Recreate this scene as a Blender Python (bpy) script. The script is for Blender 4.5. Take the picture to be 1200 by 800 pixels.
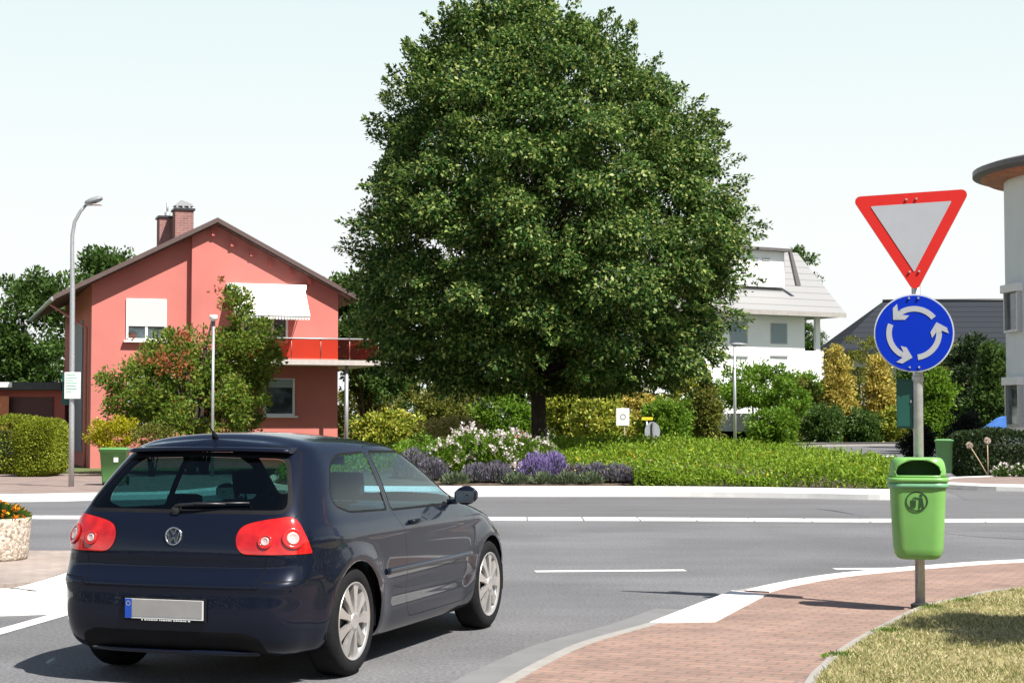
import bpy, bmesh, math, random
import numpy as np
from mathutils import Vector, Matrix
R = math.radians
random.seed(7); rng = np.random.default_rng(11)
SC = bpy.context.scene
for o in list(bpy.data.objects): bpy.data.objects.remove(o)

# ------------------------------------------------------------------ camera, sky, sun, exposure
CAM_H = 1.56; FPX = 2000.0; PITCH = math.atan(95.0 / FPX); NH = 0.04
cam = bpy.data.cameras.new('camera'); camo = bpy.data.objects.new('camera', cam)
SC.collection.objects.link(camo)
camo.location = (0, 0, CAM_H); camo.rotation_euler = (math.pi / 2 + PITCH, 0, 0)
cam.sensor_width = 36; cam.lens = 36 * FPX / 1200; cam.clip_end = 4000; cam.clip_start = 0.1
SC.camera = camo
SUN_EL = R(53); SUN_DIR = Vector((0.72, -0.69, 0)).normalized()       # horizontal direction towards the sun
SUN_ROT = math.atan2(SUN_DIR.x, SUN_DIR.y)
W = bpy.data.worlds.new('World'); SC.world = W; W.use_nodes = True
nt = W.node_tree; nt.nodes.clear()
sky = nt.nodes.new('ShaderNodeTexSky'); sky.sky_type = 'NISHITA'; sky.sun_disc = False
sky.sun_elevation = SUN_EL; sky.sun_rotation = SUN_ROT
sky.air_density = 1.0; sky.dust_density = 1.5; sky.ozone_density = 1.6; sky.altitude = 100
bg = nt.nodes.new('ShaderNodeBackground'); bg.inputs[1].default_value = 0.055
wo = nt.nodes.new('ShaderNodeOutputWorld')
# a bright veil of summer haze: thick towards the horizon, thinning upwards (depends on elevation only)
tcw = nt.nodes.new('ShaderNodeTexCoord'); sxw = nt.nodes.new('ShaderNodeSeparateXYZ'); nt.links.new(tcw.outputs['Generated'], sxw.inputs[0])
vr = nt.nodes.new('ShaderNodeValToRGB'); nt.links.new(sxw.outputs[2], vr.inputs[0])
for p_, c_ in ((0.0, 0.98), (0.10, 0.97), (0.15, 0.95), (0.24, 0.88), (0.29, 0.45), (0.36, 0.06), (1.0, 0.0)):
    e_ = vr.color_ramp.elements.new(p_) if p_ not in (0.0, 1.0) else vr.color_ramp.elements[0 if p_ == 0.0 else -1]
    e_.color = (c_, c_, c_, 1)
vm = nt.nodes.new('ShaderNodeMix'); vm.data_type = 'RGBA'; vc = nt.nodes.new('ShaderNodeValToRGB'); nt.links.new(sxw.outputs[2], vc.inputs[0])
vc.color_ramp.elements[0].position = 0.11; vc.color_ramp.elements[0].color = (1.0, 1.03, 1.02, 1); vc.color_ramp.elements[1].position = 0.25; vc.color_ramp.elements[1].color = (0.90, 1.035, 1.03, 1)
vmul = nt.nodes.new('ShaderNodeVectorMath'); vmul.operation = 'SCALE'; vmul.inputs[3].default_value = 10.0; nt.links.new(vc.outputs[0], vmul.inputs[0]); nt.links.new(vmul.outputs[0], vm.inputs[7])
nt.links.new(vr.outputs[0], vm.inputs[0]); nt.links.new(sky.outputs[0], vm.inputs[6])
nt.links.new(vm.outputs[2], bg.inputs[0]); nt.links.new(bg.outputs[0], wo.inputs[0])
sl = bpy.data.lights.new('sun', 'SUN'); sl.energy = 5.0; sl.angle = R(0.53); sl.color = (1.0, 0.955, 0.89)
so = bpy.data.objects.new('sun', sl); SC.collection.objects.link(so)
ldir = Vector((-SUN_DIR.x * math.cos(SUN_EL), -SUN_DIR.y * math.cos(SUN_EL), -math.sin(SUN_EL)))
so.rotation_euler = ldir.to_track_quat('-Z', 'Y').to_euler()
so.location = (20, -20, 30)
vs = SC.view_settings
vs.view_transform = 'Standard'; vs.look = 'None'; vs.gamma = 1.0; vs.use_curve_mapping = False
vs.exposure = 0.85
SC.cycles.max_bounces = 8; SC.cycles.transparent_max_bounces = 12; SC.cycles.sample_clamp_indirect = 6

# ------------------------------------------------------------------ helpers
_cp, _sp = math.cos(PITCH), math.sin(PITCH)
def at(px, py, Y):
    u = (px - 600) / FPX; v = (400 - py) / FPX
    d = Vector((u, _cp - v * _sp, _sp + v * _cp))
    return Vector((0, 0, CAM_H)) + d * (Y / d.y)
def gp(px, py, h=0.0):
    u = (px - 600) / FPX; v = (400 - py) / FPX
    d = Vector((u, _cp - v * _sp, _sp + v * _cp))
    p = Vector((0, 0, CAM_H)) + d * ((h - CAM_H) / d.z)
    return (p.x, p.y)

def tag(o, label=None, cat=None, group=None, kind=None):
    if label: o['label'] = label
    if cat: o['category'] = cat
    if group: o['group'] = group
    if kind: o['kind'] = kind
    return o
def empty(name, loc=(0, 0, 0), rz=0.0, label=None, cat=None, group=None):
    o = bpy.data.objects.new(name, None); SC.collection.objects.link(o)
    o.location = loc; o.rotation_euler = (0, 0, rz); o.empty_display_size = 0.2
    return tag(o, label, cat, group)
def link(name, me, mats, parent=None, smooth=False):
    if not isinstance(mats, (list, tuple)): mats = [mats]
    for m in mats: me.materials.append(m)
    if smooth: me.polygons.foreach_set('use_smooth', [True] * len(me.polygons))
    o = bpy.data.objects.new(name, me); SC.collection.objects.link(o)
    if parent is not None: o.parent = parent
    return o

class MB:
    """collects shapes, builds ONE mesh object"""
    def __init__(s): s.bm = bmesh.new(); s.mi = 0; s.sm = False
    def _f(s, vs_):
        try:
            f = s.bm.faces.new(vs_); f.material_index = s.mi; f.smooth = s.sm; return f
        except ValueError: return None
    def box(s, x0, x1, y0, y1, z0, z1, bev=0, M=None):
        c = [(x, y, z) for z in (z0, z1) for y in (y0, y1) for x in (x0, x1)]
        v = [s.bm.verts.new(M @ Vector(p) if M else p) for p in c]
        fs = [s._f([v[i] for i in q]) for q in ((0,2,3,1),(4,5,7,6),(0,1,5,4),(2,6,7,3),(0,4,6,2),(1,3,7,5))]
        if bev:
            es = list({e for f in fs for e in f.edges})
            r = bmesh.ops.bevel(s.bm, geom=es, offset=bev, segments=2, affect='EDGES', profile=0.6)
            for f in r['faces']: f.material_index = s.mi
        return s
    def prism(s, poly, z0, z1, bottom=True):
        """poly list of (x,y) ccw, extruded in z"""
        a = sum(poly[i][0]*poly[(i+1)%len(poly)][1]-poly[(i+1)%len(poly)][0]*poly[i][1] for i in range(len(poly)))
        if a < 0: poly = poly[::-1]
        lo = [s.bm.verts.new((p[0], p[1], z0)) for p in poly]; hi = [s.bm.verts.new((p[0], p[1], z1)) for p in poly]
        s._f(hi)
        if bottom: s._f(lo[::-1])
        n = len(poly)
        for i in range(n): s._f([lo[i], lo[(i+1)%n], hi[(i+1)%n], hi[i]])
        return s
    def plate(s, poly3, n, th):
        """poly3: planar 3D polygon, extruded along -n by th"""
        n = Vector(n).normalized()
        a = [s.bm.verts.new(Vector(p)) for p in poly3]; b = [s.bm.verts.new(Vector(p) - n * th) for p in poly3]
        f = s._f(a); s._f(b[::-1]); k = len(a)
        for i in range(k): s._f([a[(i+1)%k], a[i], b[i], b[(i+1)%k]])
        return s
    def tube(s, pts, rad, n=12, cap=True):
        pts = [Vector(p) for p in pts]
        if not isinstance(rad, (list, tuple)): rad = [rad] * len(pts)
        rings = []; up = Vector((0, 0, 1)); prev = None
        for i, p in enumerate(pts):
            t = (pts[min(i+1, len(pts)-1)] - pts[max(i-1, 0)]).normalized()
            if prev is None:
                a = t.cross(up) if abs(t.dot(up)) < 0.95 else t.cross(Vector((1, 0, 0)))
            else: a = prev - t * prev.dot(t)
            a.normalize(); prev = a; b = t.cross(a)
            rings.append([s.bm.verts.new(p + (a * math.cos(2*math.pi*k/n) + b * math.sin(2*math.pi*k/n)) * rad[i]) for k in range(n)])
        sm = s.sm; s.sm = True
        for i in range(len(rings)-1):
            for k in range(n): s._f([rings[i][k], rings[i][(k+1)%n], rings[i+1][(k+1)%n], rings[i+1][k]])
        s.sm = sm
        if cap: s._f(rings[0][::-1]); s._f(rings[-1])
        return s
    def loft(s, rings, close=True, cap0=True, cap1=True):
        rs = [[s.bm.verts.new(p) for p in r] for r in rings]; n = len(rs[0])
        for i in range(len(rs)-1):
            for k in range(n if close else n-1): s._f([rs[i][k], rs[i][(k+1)%n], rs[i+1][(k+1)%n], rs[i+1][k]])
        sm = s.sm; s.sm = False
        if cap0: s._f(rs[0][::-1])
        if cap1: s._f(rs[-1])
        s.sm = sm
        return s
    def lathe(s, prof, axis='z', c=(0,0,0), n=32):
        """prof list of (r, h) ; axis z or x"""
        rings = []
        for r, h in prof:
            ring = []
            for k in range(n):
                a = 2*math.pi*k/n
                p = (r*math.cos(a), r*math.sin(a), h) if axis == 'z' else (h, r*math.cos(a), r*math.sin(a))
                ring.append((p[0]+c[0], p[1]+c[1], p[2]+c[2]))
            rings.append(ring)
        return s.loft(rings, cap0=False, cap1=False)
    def sheet(s, poly, z):
        v = [s.bm.verts.new((p[0], p[1], z)) for p in poly]
        f = s._f(v); f.normal_update()
        if f.normal.z < 0: f.normal_flip()
        return s
    def build(s, name, mats, parent=None, recalc=True, M=None):
        if recalc: bmesh.ops.recalc_face_normals(s.bm, faces=s.bm.faces)
        if M is not None: s.bm.transform(M)
        me = bpy.data.meshes.new(name); s.bm.to_mesh(me); s.bm.free()
        return link(name, me, mats, parent)

def boolean(o, cutter, op='DIFFERENCE'):
    m = o.modifiers.new('b', 'BOOLEAN'); m.object = cutter; m.operation = op; m.solver = 'EXACT'
    bpy.context.view_layer.update()
    dg = bpy.context.evaluated_depsgraph_get()
    me = bpy.data.meshes.new_from_object(o.evaluated_get(dg))
    o.modifiers.clear(); o.data = me
    bpy.data.objects.remove(cutter)

# ------------------------------------------------------------------ materials
def newmat(name):
    m = bpy.data.materials.new(name); m.use_nodes = True
    return m, m.node_tree, m.node_tree.nodes['Principled BSDF']
def N(nt, t, **kw):
    n = nt.nodes.new(t)
    for k, v in kw.items():
        if k in ('loc',): continue
        setattr(n, k, v)
    return n
def ramp(nt, stops, fac=None):
    r = nt.nodes.new('ShaderNodeValToRGB')
    e = r.color_ramp.elements
    while len(e) < len(stops): e.new(0.5)
    for i, (p, c) in enumerate(stops): e[i].position = p; e[i].color = (*c, 1)
    if fac is not None: nt.links.new(fac, r.inputs[0])
    return r
def noise(nt, scale, detail=4, rough=0.55, coord='Object'):
    tc = nt.nodes.new('ShaderNodeTexCoord'); n = nt.nodes.new('ShaderNodeTexNoise')
    n.inputs['Scale'].default_value = scale; n.inputs['Detail'].default_value = detail; n.inputs['Roughness'].default_value = rough
    nt.links.new(tc.outputs[coord], n.inputs['Vector']); return n
def mat(name, col, rough=0.6, metal=0.0, var=0.12, scale=6, bump=0.0, bscale=60, coat=0.0, spec=0.5):
    m, nt, b = newmat(name)
    n = noise(nt, scale, 5)
    lo = tuple(c * (1 - var) for c in col); hi = tuple(min(1, c * (1 + var)) for c in col)
    r = ramp(nt, [(0.3, lo), (0.7, hi)], n.outputs[0])
    nt.links.new(r.outputs[0], b.inputs['Base Color'])
    b.inputs['Roughness'].default_value = rough; b.inputs['Metallic'].default_value = metal
    b.inputs['Specular IOR Level'].default_value = spec
    if coat: b.inputs['Coat Weight'].default_value = coat; b.inputs['Coat Roughness'].default_value = 0.03
    if bump:
        n2 = noise(nt, bscale, 3); bp = nt.nodes.new('ShaderNodeBump')
        bp.inputs['Strength'].default_value = bump; bp.inputs['Distance'].default_value = 0.01
        nt.links.new(n2.outputs[0], bp.inputs['Height']); nt.links.new(bp.outputs[0], b.inputs['Normal'])
    return m
def leafmat(name, stops, trans=0.35, rough=0.45):
    m, nt, b = newmat(name)
    g = nt.nodes.new('ShaderNodeNewGeometry')
    r = ramp(nt, stops, g.outputs['Random Per Island'])
    nt.links.new(r.outputs[0], b.inputs['Base Color'])
    b.inputs['Roughness'].default_value = rough; b.inputs['Specular IOR Level'].default_value = 0.18
    t = nt.nodes.new('ShaderNodeBsdfTranslucent'); mx = nt.nodes.new('ShaderNodeMixShader'); mx.inputs[0].default_value = trans
    hs = nt.nodes.new('ShaderNodeHueSaturation'); hs.inputs['Value'].default_value = 1.5; hs.inputs['Hue'].default_value = 0.485
    nt.links.new(r.outputs[0], hs.inputs['Color']); nt.links.new(hs.outputs[0], t.inputs['Color'])
    out = nt.nodes['Material Output']
    nt.links.new(b.outputs[0], mx.inputs[1]); nt.links.new(t.outputs[0], mx.inputs[2]); nt.links.new(mx.outputs[0], out.inputs[0])
    return m
def glassmat(name, tint, gl=0.02, rough=0.0, base=0.06):
    m, nt, b = newmat(name); nt.nodes.remove(b)
    tr = nt.nodes.new('ShaderNodeBsdfTransparent'); tr.inputs[0].default_value = (*tint, 1)
    gs = nt.nodes.new('ShaderNodeBsdfGlossy'); gs.inputs['Roughness'].default_value = gl
    lw = nt.nodes.new('ShaderNodeLayerWeight'); lw.inputs[0].default_value = 0.5
    pw = N(nt, 'ShaderNodeMath', operation='POWER'); pw.inputs[1].default_value = 5.0; nt.links.new(lw.outputs['Facing'], pw.inputs[0])
    fr = N(nt, 'ShaderNodeMath', operation='MULTIPLY_ADD'); fr.inputs[1].default_value = 0.92; fr.inputs[2].default_value = base; nt.links.new(pw.outputs[0], fr.inputs[0])
    mx = nt.nodes.new('ShaderNodeMixShader')
    nt.links.new(fr.outputs[0], mx.inputs[0]); nt.links.new(tr.outputs[0], mx.inputs[1]); nt.links.new(gs.outputs[0], mx.inputs[2])
    nt.links.new(mx.outputs[0], nt.nodes['Material Output'].inputs[0]); return m

M = {}
def asphalt(name, c0, c1, patch=0.25):
    m, nt, b = newmat(name)
    n1 = noise(nt, 34, 8, 0.85); n2 = noise(nt, 0.35, 4, 0.6); n3 = noise(nt, 260, 2)
    r = ramp(nt, [(0.40, c0), (0.62, c1)], n1.outputs[0])
    r2 = ramp(nt, [(0.35, (1-patch,)*3), (0.65, (1+patch*0.6,)*3)], n2.outputs[0])
    mx = N(nt, 'ShaderNodeMix', data_type='RGBA', blend_type='MULTIPLY'); mx.inputs[0].default_value = 1
    nt.links.new(r.outputs[0], mx.inputs[6]); nt.links.new(r2.outputs[0], mx.inputs[7])
    # long streaks along the driving direction
    tc = nt.nodes.new('ShaderNodeTexCoord'); mp = nt.nodes.new('ShaderNodeMapping'); mp.inputs['Scale'].default_value = (0.08, 1.1, 1)
    n4 = nt.nodes.new('ShaderNodeTexNoise'); n4.inputs['Scale'].default_value = 1.3; n4.inputs['Detail'].default_value = 4
    nt.links.new(tc.outputs['Object'], mp.inputs[0]); nt.links.new(mp.outputs[0], n4.inputs['Vector'])
    r4 = ramp(nt, [(0.3, (0.90,)*3), (0.7, (1.07,)*3)], n4.outputs[0])
    mx2 = N(nt, 'ShaderNodeMix', data_type='RGBA', blend_type='MULTIPLY'); mx2.inputs[0].default_value = 1
    nt.links.new(mx.outputs[2], mx2.inputs[6]); nt.links.new(r4.outputs[0], mx2.inputs[7])
    nt.links.new(mx2.outputs[2], b.inputs['Base Color']); b.inputs['Roughness'].default_value = 0.85
    bp = nt.nodes.new('ShaderNodeBump'); bp.inputs['Strength'].default_value = 0.5; bp.inputs['Distance'].default_value = 0.006
    nt.links.new(n3.outputs[0], bp.inputs['Height']); nt.links.new(bp.outputs[0], b.inputs['Normal'])
    return m
def brickmat(name, c1, c2, mortar, bw=0.2, bh=0.1, rot=0.0, msize=0.012, coord='Object', rough=0.85, swap=None):
    m, nt, b = newmat(name)
    tc = nt.nodes.new('ShaderNodeTexCoord'); mp = nt.nodes.new('ShaderNodeMapping')
    if swap: mp.inputs['Rotation'].default_value = swap
    else: mp.inputs['Rotation'].default_value = (0, 0, rot)
    nt.links.new(tc.outputs[coord], mp.inputs[0])
    br = nt.nodes.new('ShaderNodeTexBrick')
    br.inputs['Color1'].default_value = (*c1, 1); br.inputs['Color2'].default_value = (*c2, 1); br.inputs['Mortar'].default_value = (*mortar, 1)
    br.inputs['Scale'].default_value = 1; br.inputs['Brick Width'].default_value = bw; br.inputs['Row Height'].default_value = bh
    br.inputs['Mortar Size'].default_value = msize; br.inputs['Mortar Smooth'].default_value = 0.3
    nt.links.new(mp.outputs[0], br.inputs['Vector'])
    n = noise(nt, 1.6, 8, 0.7); r = ramp(nt, [(0.3, (0.70,)*3), (0.7, (1.16,)*3)], n.outputs[0])
    mx = N(nt, 'ShaderNodeMix', data_type='RGBA', blend_type='MULTIPLY'); mx.inputs[0].default_value = 1
    nt.links.new(br.outputs[0], mx.inputs[6]); nt.links.new(r.outputs[0], mx.inputs[7])
    nt.links.new(mx.outputs[2], b.inputs['Base Color']); b.inputs['Roughness'].default_value = rough
    bp = nt.nodes.new('ShaderNodeBump'); bp.inputs['Strength'].default_value = 0.4; bp.inputs['Distance'].default_value = 0.005; bp.invert = True
    nt.links.new(br.outputs['Fac'], bp.inputs['Height']); nt.links.new(bp.outputs[0], b.inputs['Normal'])
    return m
M['asphalt'] = asphalt('asphalt', (0.075, 0.075, 0.079), (0.225, 0.225, 0.232), 0.20)
M['ring'] = asphalt('ring_asphalt', (0.10, 0.10, 0.105), (0.165, 0.165, 0.17), 0.1)
M['paint'] = mat('road_paint', (0.68, 0.68, 0.66), 0.7, var=0.12, scale=14)
M['kerb'] = mat('kerb_concrete', (0.30, 0.285, 0.26), 0.85, var=0.10, scale=9, bump=0.3)
M['kerb_white'] = mat('white_kerb_concrete', (0.72, 0.71, 0.68), 0.8, var=0.08, scale=3, bump=0.2)
M['brick_pave'] = brickmat('footway_clinker', (0.33, 0.205, 0.16), (0.27, 0.175, 0.14), (0.20, 0.155, 0.125), 0.2, 0.1, R(24))
M['brick_pave_far'] = brickmat('far_paving', (0.30, 0.21, 0.18), (0.25, 0.19, 0.17), (0.2, 0.17, 0.15), 0.2, 0.1, R(10))
M['splitter_pave'] = brickmat('splitter_paving', (0.36, 0.30, 0.26), (0.33, 0.27, 0.24), (0.28, 0.24, 0.21), 0.2, 0.1, R(30))
M['soil'] = mat('soil', (0.09, 0.065, 0.045), 0.95, var=0.3, scale=5, bump=0.5)
M['lawn'] = mat('lawn', (0.09, 0.12, 0.035), 0.95, var=0.3, scale=1.5, bump=0.5)
M['dry_ground'] = mat('dry_turf', (0.26, 0.22, 0.10), 0.95, var=0.3, scale=7, bump=0.6)
M['galv'] = mat('galvanised_steel', (0.46, 0.47, 0.48), 0.42, metal=0.6, var=0.12, scale=20)
M['white_wall'] = mat('white_render', (0.84, 0.85, 0.86), 0.85, var=0.03, scale=1.2)
M['white_plastic'] = mat('white_plastic', (0.78, 0.78, 0.77), 0.4, var=0.03)
M['black'] = mat('black_plastic', (0.010, 0.010, 0.011), 0.6, var=0.2, spec=0.12)
M['rubber'] = mat('rubber', (0.014, 0.014, 0.015), 0.85, var=0.2, scale=25, spec=0.12)
M['dark_metal'] = mat('dark_metal', (0.05, 0.05, 0.055), 0.45, metal=0.5)
M['bark'] = mat('bark', (0.040, 0.030, 0.022), 0.95, var=0.35, scale=9, bump=1.0, bscale=25)
M['pane'] = glassmat('window_glass', (0.35, 0.4, 0.42))
M['room'] = mat('dark_room', (0.03, 0.03, 0.032), 0.9)

# ------------------------------------------------------------------ foliage
def leaves_mesh(name, P, D, size, mats, parent=None, aspect=0.55, midx=None, fold=0.25, NN=None):
    """P leaf positions (n,3), D leaf direction (n,3): one kite per leaf"""
    n = len(P)
    D = D / np.maximum(np.linalg.norm(D, axis=1, keepdims=True), 1e-6)
    rv = rng.normal(size=(n, 3))
    if NN is not None: rv = np.cross(NN + rv * .42, D) * 1.0; rv = np.cross(D, np.cross(rv, D)) if False else NN + rng.normal(size=(n, 3)) * .45
    S = np.cross(D, rv); S /= np.maximum(np.linalg.norm(S, axis=1, keepdims=True), 1e-6)
    U = np.cross(S, D)
    L = size * rng.uniform(0.65, 1.35, (n, 1))
    V = np.empty((n, 4, 3))
    V[:, 0] = P; V[:, 1] = P + D * L * 0.45 + S * L * aspect * 0.5 + U * L * fold * 0.4
    V[:, 2] = P + D * L; V[:, 3] = P + D * L * 0.45 - S * L * aspect * 0.5 + U * L * fold * 0.4
    me = bpy.data.meshes.new(name)
    me.vertices.add(n * 4); me.vertices.foreach_set('co', V.reshape(-1).astype(np.float32))
    me.loops.add(n * 4); me.loops.foreach_set('vertex_index', np.arange(n * 4, dtype=np.int32))
    me.polygons.add(n); me.polygons.foreach_set('loop_start', np.arange(0, n * 4, 4, dtype=np.int32))
    me.polygons.foreach_set('loop_total', np.full(n, 4, dtype=np.int32))
    if midx is not None: me.polygons.foreach_set('material_index', midx.astype(np.int32))
    me.update(calc_edges=True)
    return link(name, me, mats, parent)
def sphere_pts(n):
    v = rng.normal(size=(n, 3)); return v / np.linalg.norm(v, axis=1, keepdims=True)
def clump_leaves(C, r, per, flat=0.6, updir=0.15, outc=None):
    """leaves around clump centres C (k,3), radii r (k,)"""
    k = len(C); idx = np.repeat(np.arange(k), per)
    d = sphere_pts(len(idx)); rad = (rng.random((len(idx), 1)) ** 0.5)
    off = d * rad * r[idx][:, None]; off[:, 2] *= flat
    P = C[idx] + off
    D = d * 0.6 + rng.normal(size=d.shape) * 0.7
    D[:, 2] += updir
    if outc is not None:
        o = C[idx] - outc; o /= np.maximum(np.linalg.norm(o, axis=1, keepdims=True), 1e-6); D += o * 0.5
    return P, D
def lobe_clumps(lobes, n, shell=0.55, low=None):
    """lobes: list of (centre, (rx,ry,rz)); returns clump centres spread in the outer shell of the union"""
    vol = np.array([l[1][0] * l[1][1] * l[1][2] for l in lobes]) ** (2 / 3); vol /= vol.sum()
    out = []
    Cs = np.array([l[0] for l in lobes], float); Rs = np.array([l[1] for l in lobes], float)
    while len(out) < n:
        i = rng.choice(len(lobes), p=vol); d = sphere_pts(1)[0]
        t = shell + (1 - shell) * rng.random() ** 0.7
        t *= 1 + 0.10 * rng.normal()
        p = Cs[i] + d * Rs[i] * t
        if low is not None and p[2] < low: continue
        q = np.linalg.norm((p - Cs) / Rs, axis=1); q[i] = 9
        if (q < 0.45).any(): continue
        out.append(p)
    return np.array(out)
def bush(name, lobes, nc, per, cr, leaf, mt, label, cat='shrub', group=None, trunk=True, shell=0.5, flat=0.7, low=0.05, aspect=0.55, base=None, parent_name=None, updir=0.15):
    c0 = np.mean([np.array(l[0]) for l in lobes], axis=0)
    b = base or (float(c0[0]), float(c0[1]), 0.0)
    root = empty(name, b, 0, label, cat, group)
    C = lobe_clumps(lobes, nc, shell, low)
    r = cr * rng.uniform(0.6, 1.4, nc)
    P, D = clump_leaves(C, r, per, flat, updir, c0)
    P[:, 2] = np.maximum(P[:, 2], 0.03)
    leaves_mesh('foliage', P - np.array(b), D, leaf, mt, root, aspect)
    if trunk:
        mb = MB(); k = min(9, nc)
        for j in range(k):
            tgt = C[rng.integers(nc)] - np.array(b)
            s = Vector((random.uniform(-.08, .08), random.uniform(-.08, .08), 0)); e = Vector(tgt) * 0.85
            mid = (s + e) / 2 + Vector((0, 0, abs(e.z) * 0.12)); mid.x *= .8; mid.y *= .8
            rr = max(0.012, 0.02 * abs(e.z)); mb.tube([s, mid, e], [rr, rr * .7, rr * .3], 6)
        mb.build('stem', M['bark'], root)
    return root
# ------------------------------------------------------------------ the setting
def struct(name, mb, m, **k): return tag(mb.build(name, m, **k), kind='structure')
struct('ground', MB().sheet([(-1500, -200), (1500, -200), (1500, 2500), (-1500, 2500)], -0.06), M['lawn'])
struct('road', MB().sheet([(-70, -12), (70, -12), (70, 120), (-70, 120)], 0.0), M['asphalt'])

# island outline, world metres
def RM(p):
    Y = 3120 / (3100 / p[1] - 5.0); return (p[0] * Y / p[1], Y)
ISL = [RM(p_) for p_ in [(-5.6, 38.5), (-5.2, 35.6), (-4.3, 34.4), (-1.4, 34.0), (3, 33.9), (5.4, 33.3), (7.0, 32.6), (7.7, 32.9), (8.3, 34.2), (8.9, 37), (9.4, 41), (9.6, 46), (8.6, 50), (5.5, 53), (0, 54), (-4.6, 51), (-6.0, 45)]]
def smooth_closed(p, k=6):
    n = len(p); out = []
    for i in range(n):
        p0, p1, p2, p3 = [Vector(p[(i + j - 1) % n]) for j in range(4)]
        for t in range(k):
            t /= k
            q = 0.5 * ((2*p1) + (-p0 + p2) * t + (2*p0 - 5*p1 + 4*p2 - p3) * t*t + (-p0 + 3*p1 - 3*p2 + p3) * t**3)
            out.append((q.x, q.y))
    return out
def smooth_open(p, k=5):
    q = [p[0]] + list(p) + [p[-1]]; out = []
    for i in range(len(p) - 1):
        p0, p1, p2, p3 = [Vector(q[i + j]) for j in range(4)]
        for t in range(k):
            t /= k
            r = 0.5 * ((2*p1) + (-p0 + p2) * t + (2*p0 - 5*p1 + 4*p2 - p3) * t*t + (-p0 + 3*p1 - 3*p2 + p3) * t**3)
            out.append((r.x, r.y))
    out.append(tuple(p[-1])); return out
def offs(pl, d, closed=False):
    """offset polyline to its left by d"""
    n = len(pl); out = []
    for i in range(n):
        a = Vector(pl[(i-1) % n] if closed else pl[max(i-1, 0)]); b = Vector(pl[(i+1) % n] if closed else pl[min(i+1, n-1)])
        t = (b - a).normalized(); out.append((pl[i][0] - t.y * d, pl[i][1] + t.x * d))
    return out
def kerb(pl, w, z0, z1, closed=False, cham=0.03):
    """kerb band between pl and its left offset w, chamfered on the pl side"""
    mb = MB(); prof = [(0, z0), (0, z1 - cham), (cham, z1), (w, z1), (w, z0)]
    ls = [[mb.bm.verts.new((p[0], p[1], z)) for p in offs(pl, d, closed)] for d, z in prof]
    n = len(pl)
    for a, b in zip(ls, ls[1:]):
        for i in range(n if closed else n-1): mb._f([a[i], a[(i+1) % n], b[(i+1) % n], b[i]])
    return mb
isl = smooth_closed(ISL)
# orient ccw so that left is inside
struct('island_kerb', kerb(isl, 0.32, -0.02, 0.21, True, 0.10), M['kerb_white'])
ISC = Vector((1.7, 47.0))
def in_poly(x, y, poly):
    c = False; n = len(poly)
    for i in range(n):
        x1, y1 = poly[i]; x2, y2 = poly[(i+1) % n]
        if (y1 > y) != (y2 > y) and x < (x2-x1)*(y-y1)/(y2-y1)+x1: c = not c
    return c
isl_in = offs(isl, 0.31, True)
MOUND = 0.52
def mound_z(x, y):
    # distance fraction from centre to outline
    v = Vector((x, y)) - ISC; d = v.length
    if d < 1e-3: return 0.18 + MOUND
    ang = math.atan2(v.y, v.x); best = None
    i = int((ang + math.pi) / (2*math.pi) * 720) % 720
    f = min(1, d / ISR[i]); return 0.16 + MOUND * (1 - f**2.2)
ISR = []
for i in range(720):
    a = -math.pi + 2*math.pi*(i+.5)/720; dx, dy = math.cos(a), math.sin(a); best = 3
    for j in range(len(isl_in)):
        p = Vector(isl_in[j]) - ISC; q = Vector(isl_in[(j+1) % len(isl_in)]) - ISC; e = q - p
        den = dx * e.y - dy * e.x
        if abs(den) < 1e-9: continue
        t = (p.x * e.y - p.y * e.x) / den; u = (p.x * dy - p.y * dx) / den
        if t > 0 and -1e-6 <= u <= 1 + 1e-6: best = max(best, t)
    ISR.append(best)
mb = MB(); rings = []
for f in (1.0, .9, .78, .64, .5, .35, .2, .08):
    ring = []
    for i in range(0, 720, 10):
        a = -math.pi + 2*math.pi*(i+.5)/720; r = ISR[i] * f
        ring.append((ISC.x + math.cos(a)*r, ISC.y + math.sin(a)*r, 0.16 + MOUND * (1 - f**2.2)))
    rings.append(ring)
mb.sm = True; mb.loft(rings, cap0=False, cap1=True)
struct('island_soil', mb, M['soil'])

# apron of the island (darker inner ring) and the pale channel stones with joints
CH = [(-700, 604), (-300, 605), (0, 606), (300, 607), (560, 608), (780, 608.5), (1000, 610), (1200, 610), (1500, 608.5)]
ch = smooth_open([gp(*p) for p in CH], 10)
ring_poly = ch + [(60, 34.5), (14, 36.5), (9.5, 36.4)] + [(8.0, 31.9), (6.8, 32.0), (3, 33.4), (-1.4, 33.6), (-5, 34), (-8, 33), (-60, 30)]
apr = ch + [gp(1500, 578), gp(1200, 577), gp(1110, 575), RM((8.6, 32.4)), RM((6.9, 31.9)), RM((3, 33.3)), RM((-1.4, 33.5)), RM((-4.6, 33.6)), gp(300, 584), gp(115, 586.5), gp(0, 588.5), gp(-700, 590)]
struct('inner_ring', MB().sheet(apr, 0.004), M['ring'])
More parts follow.
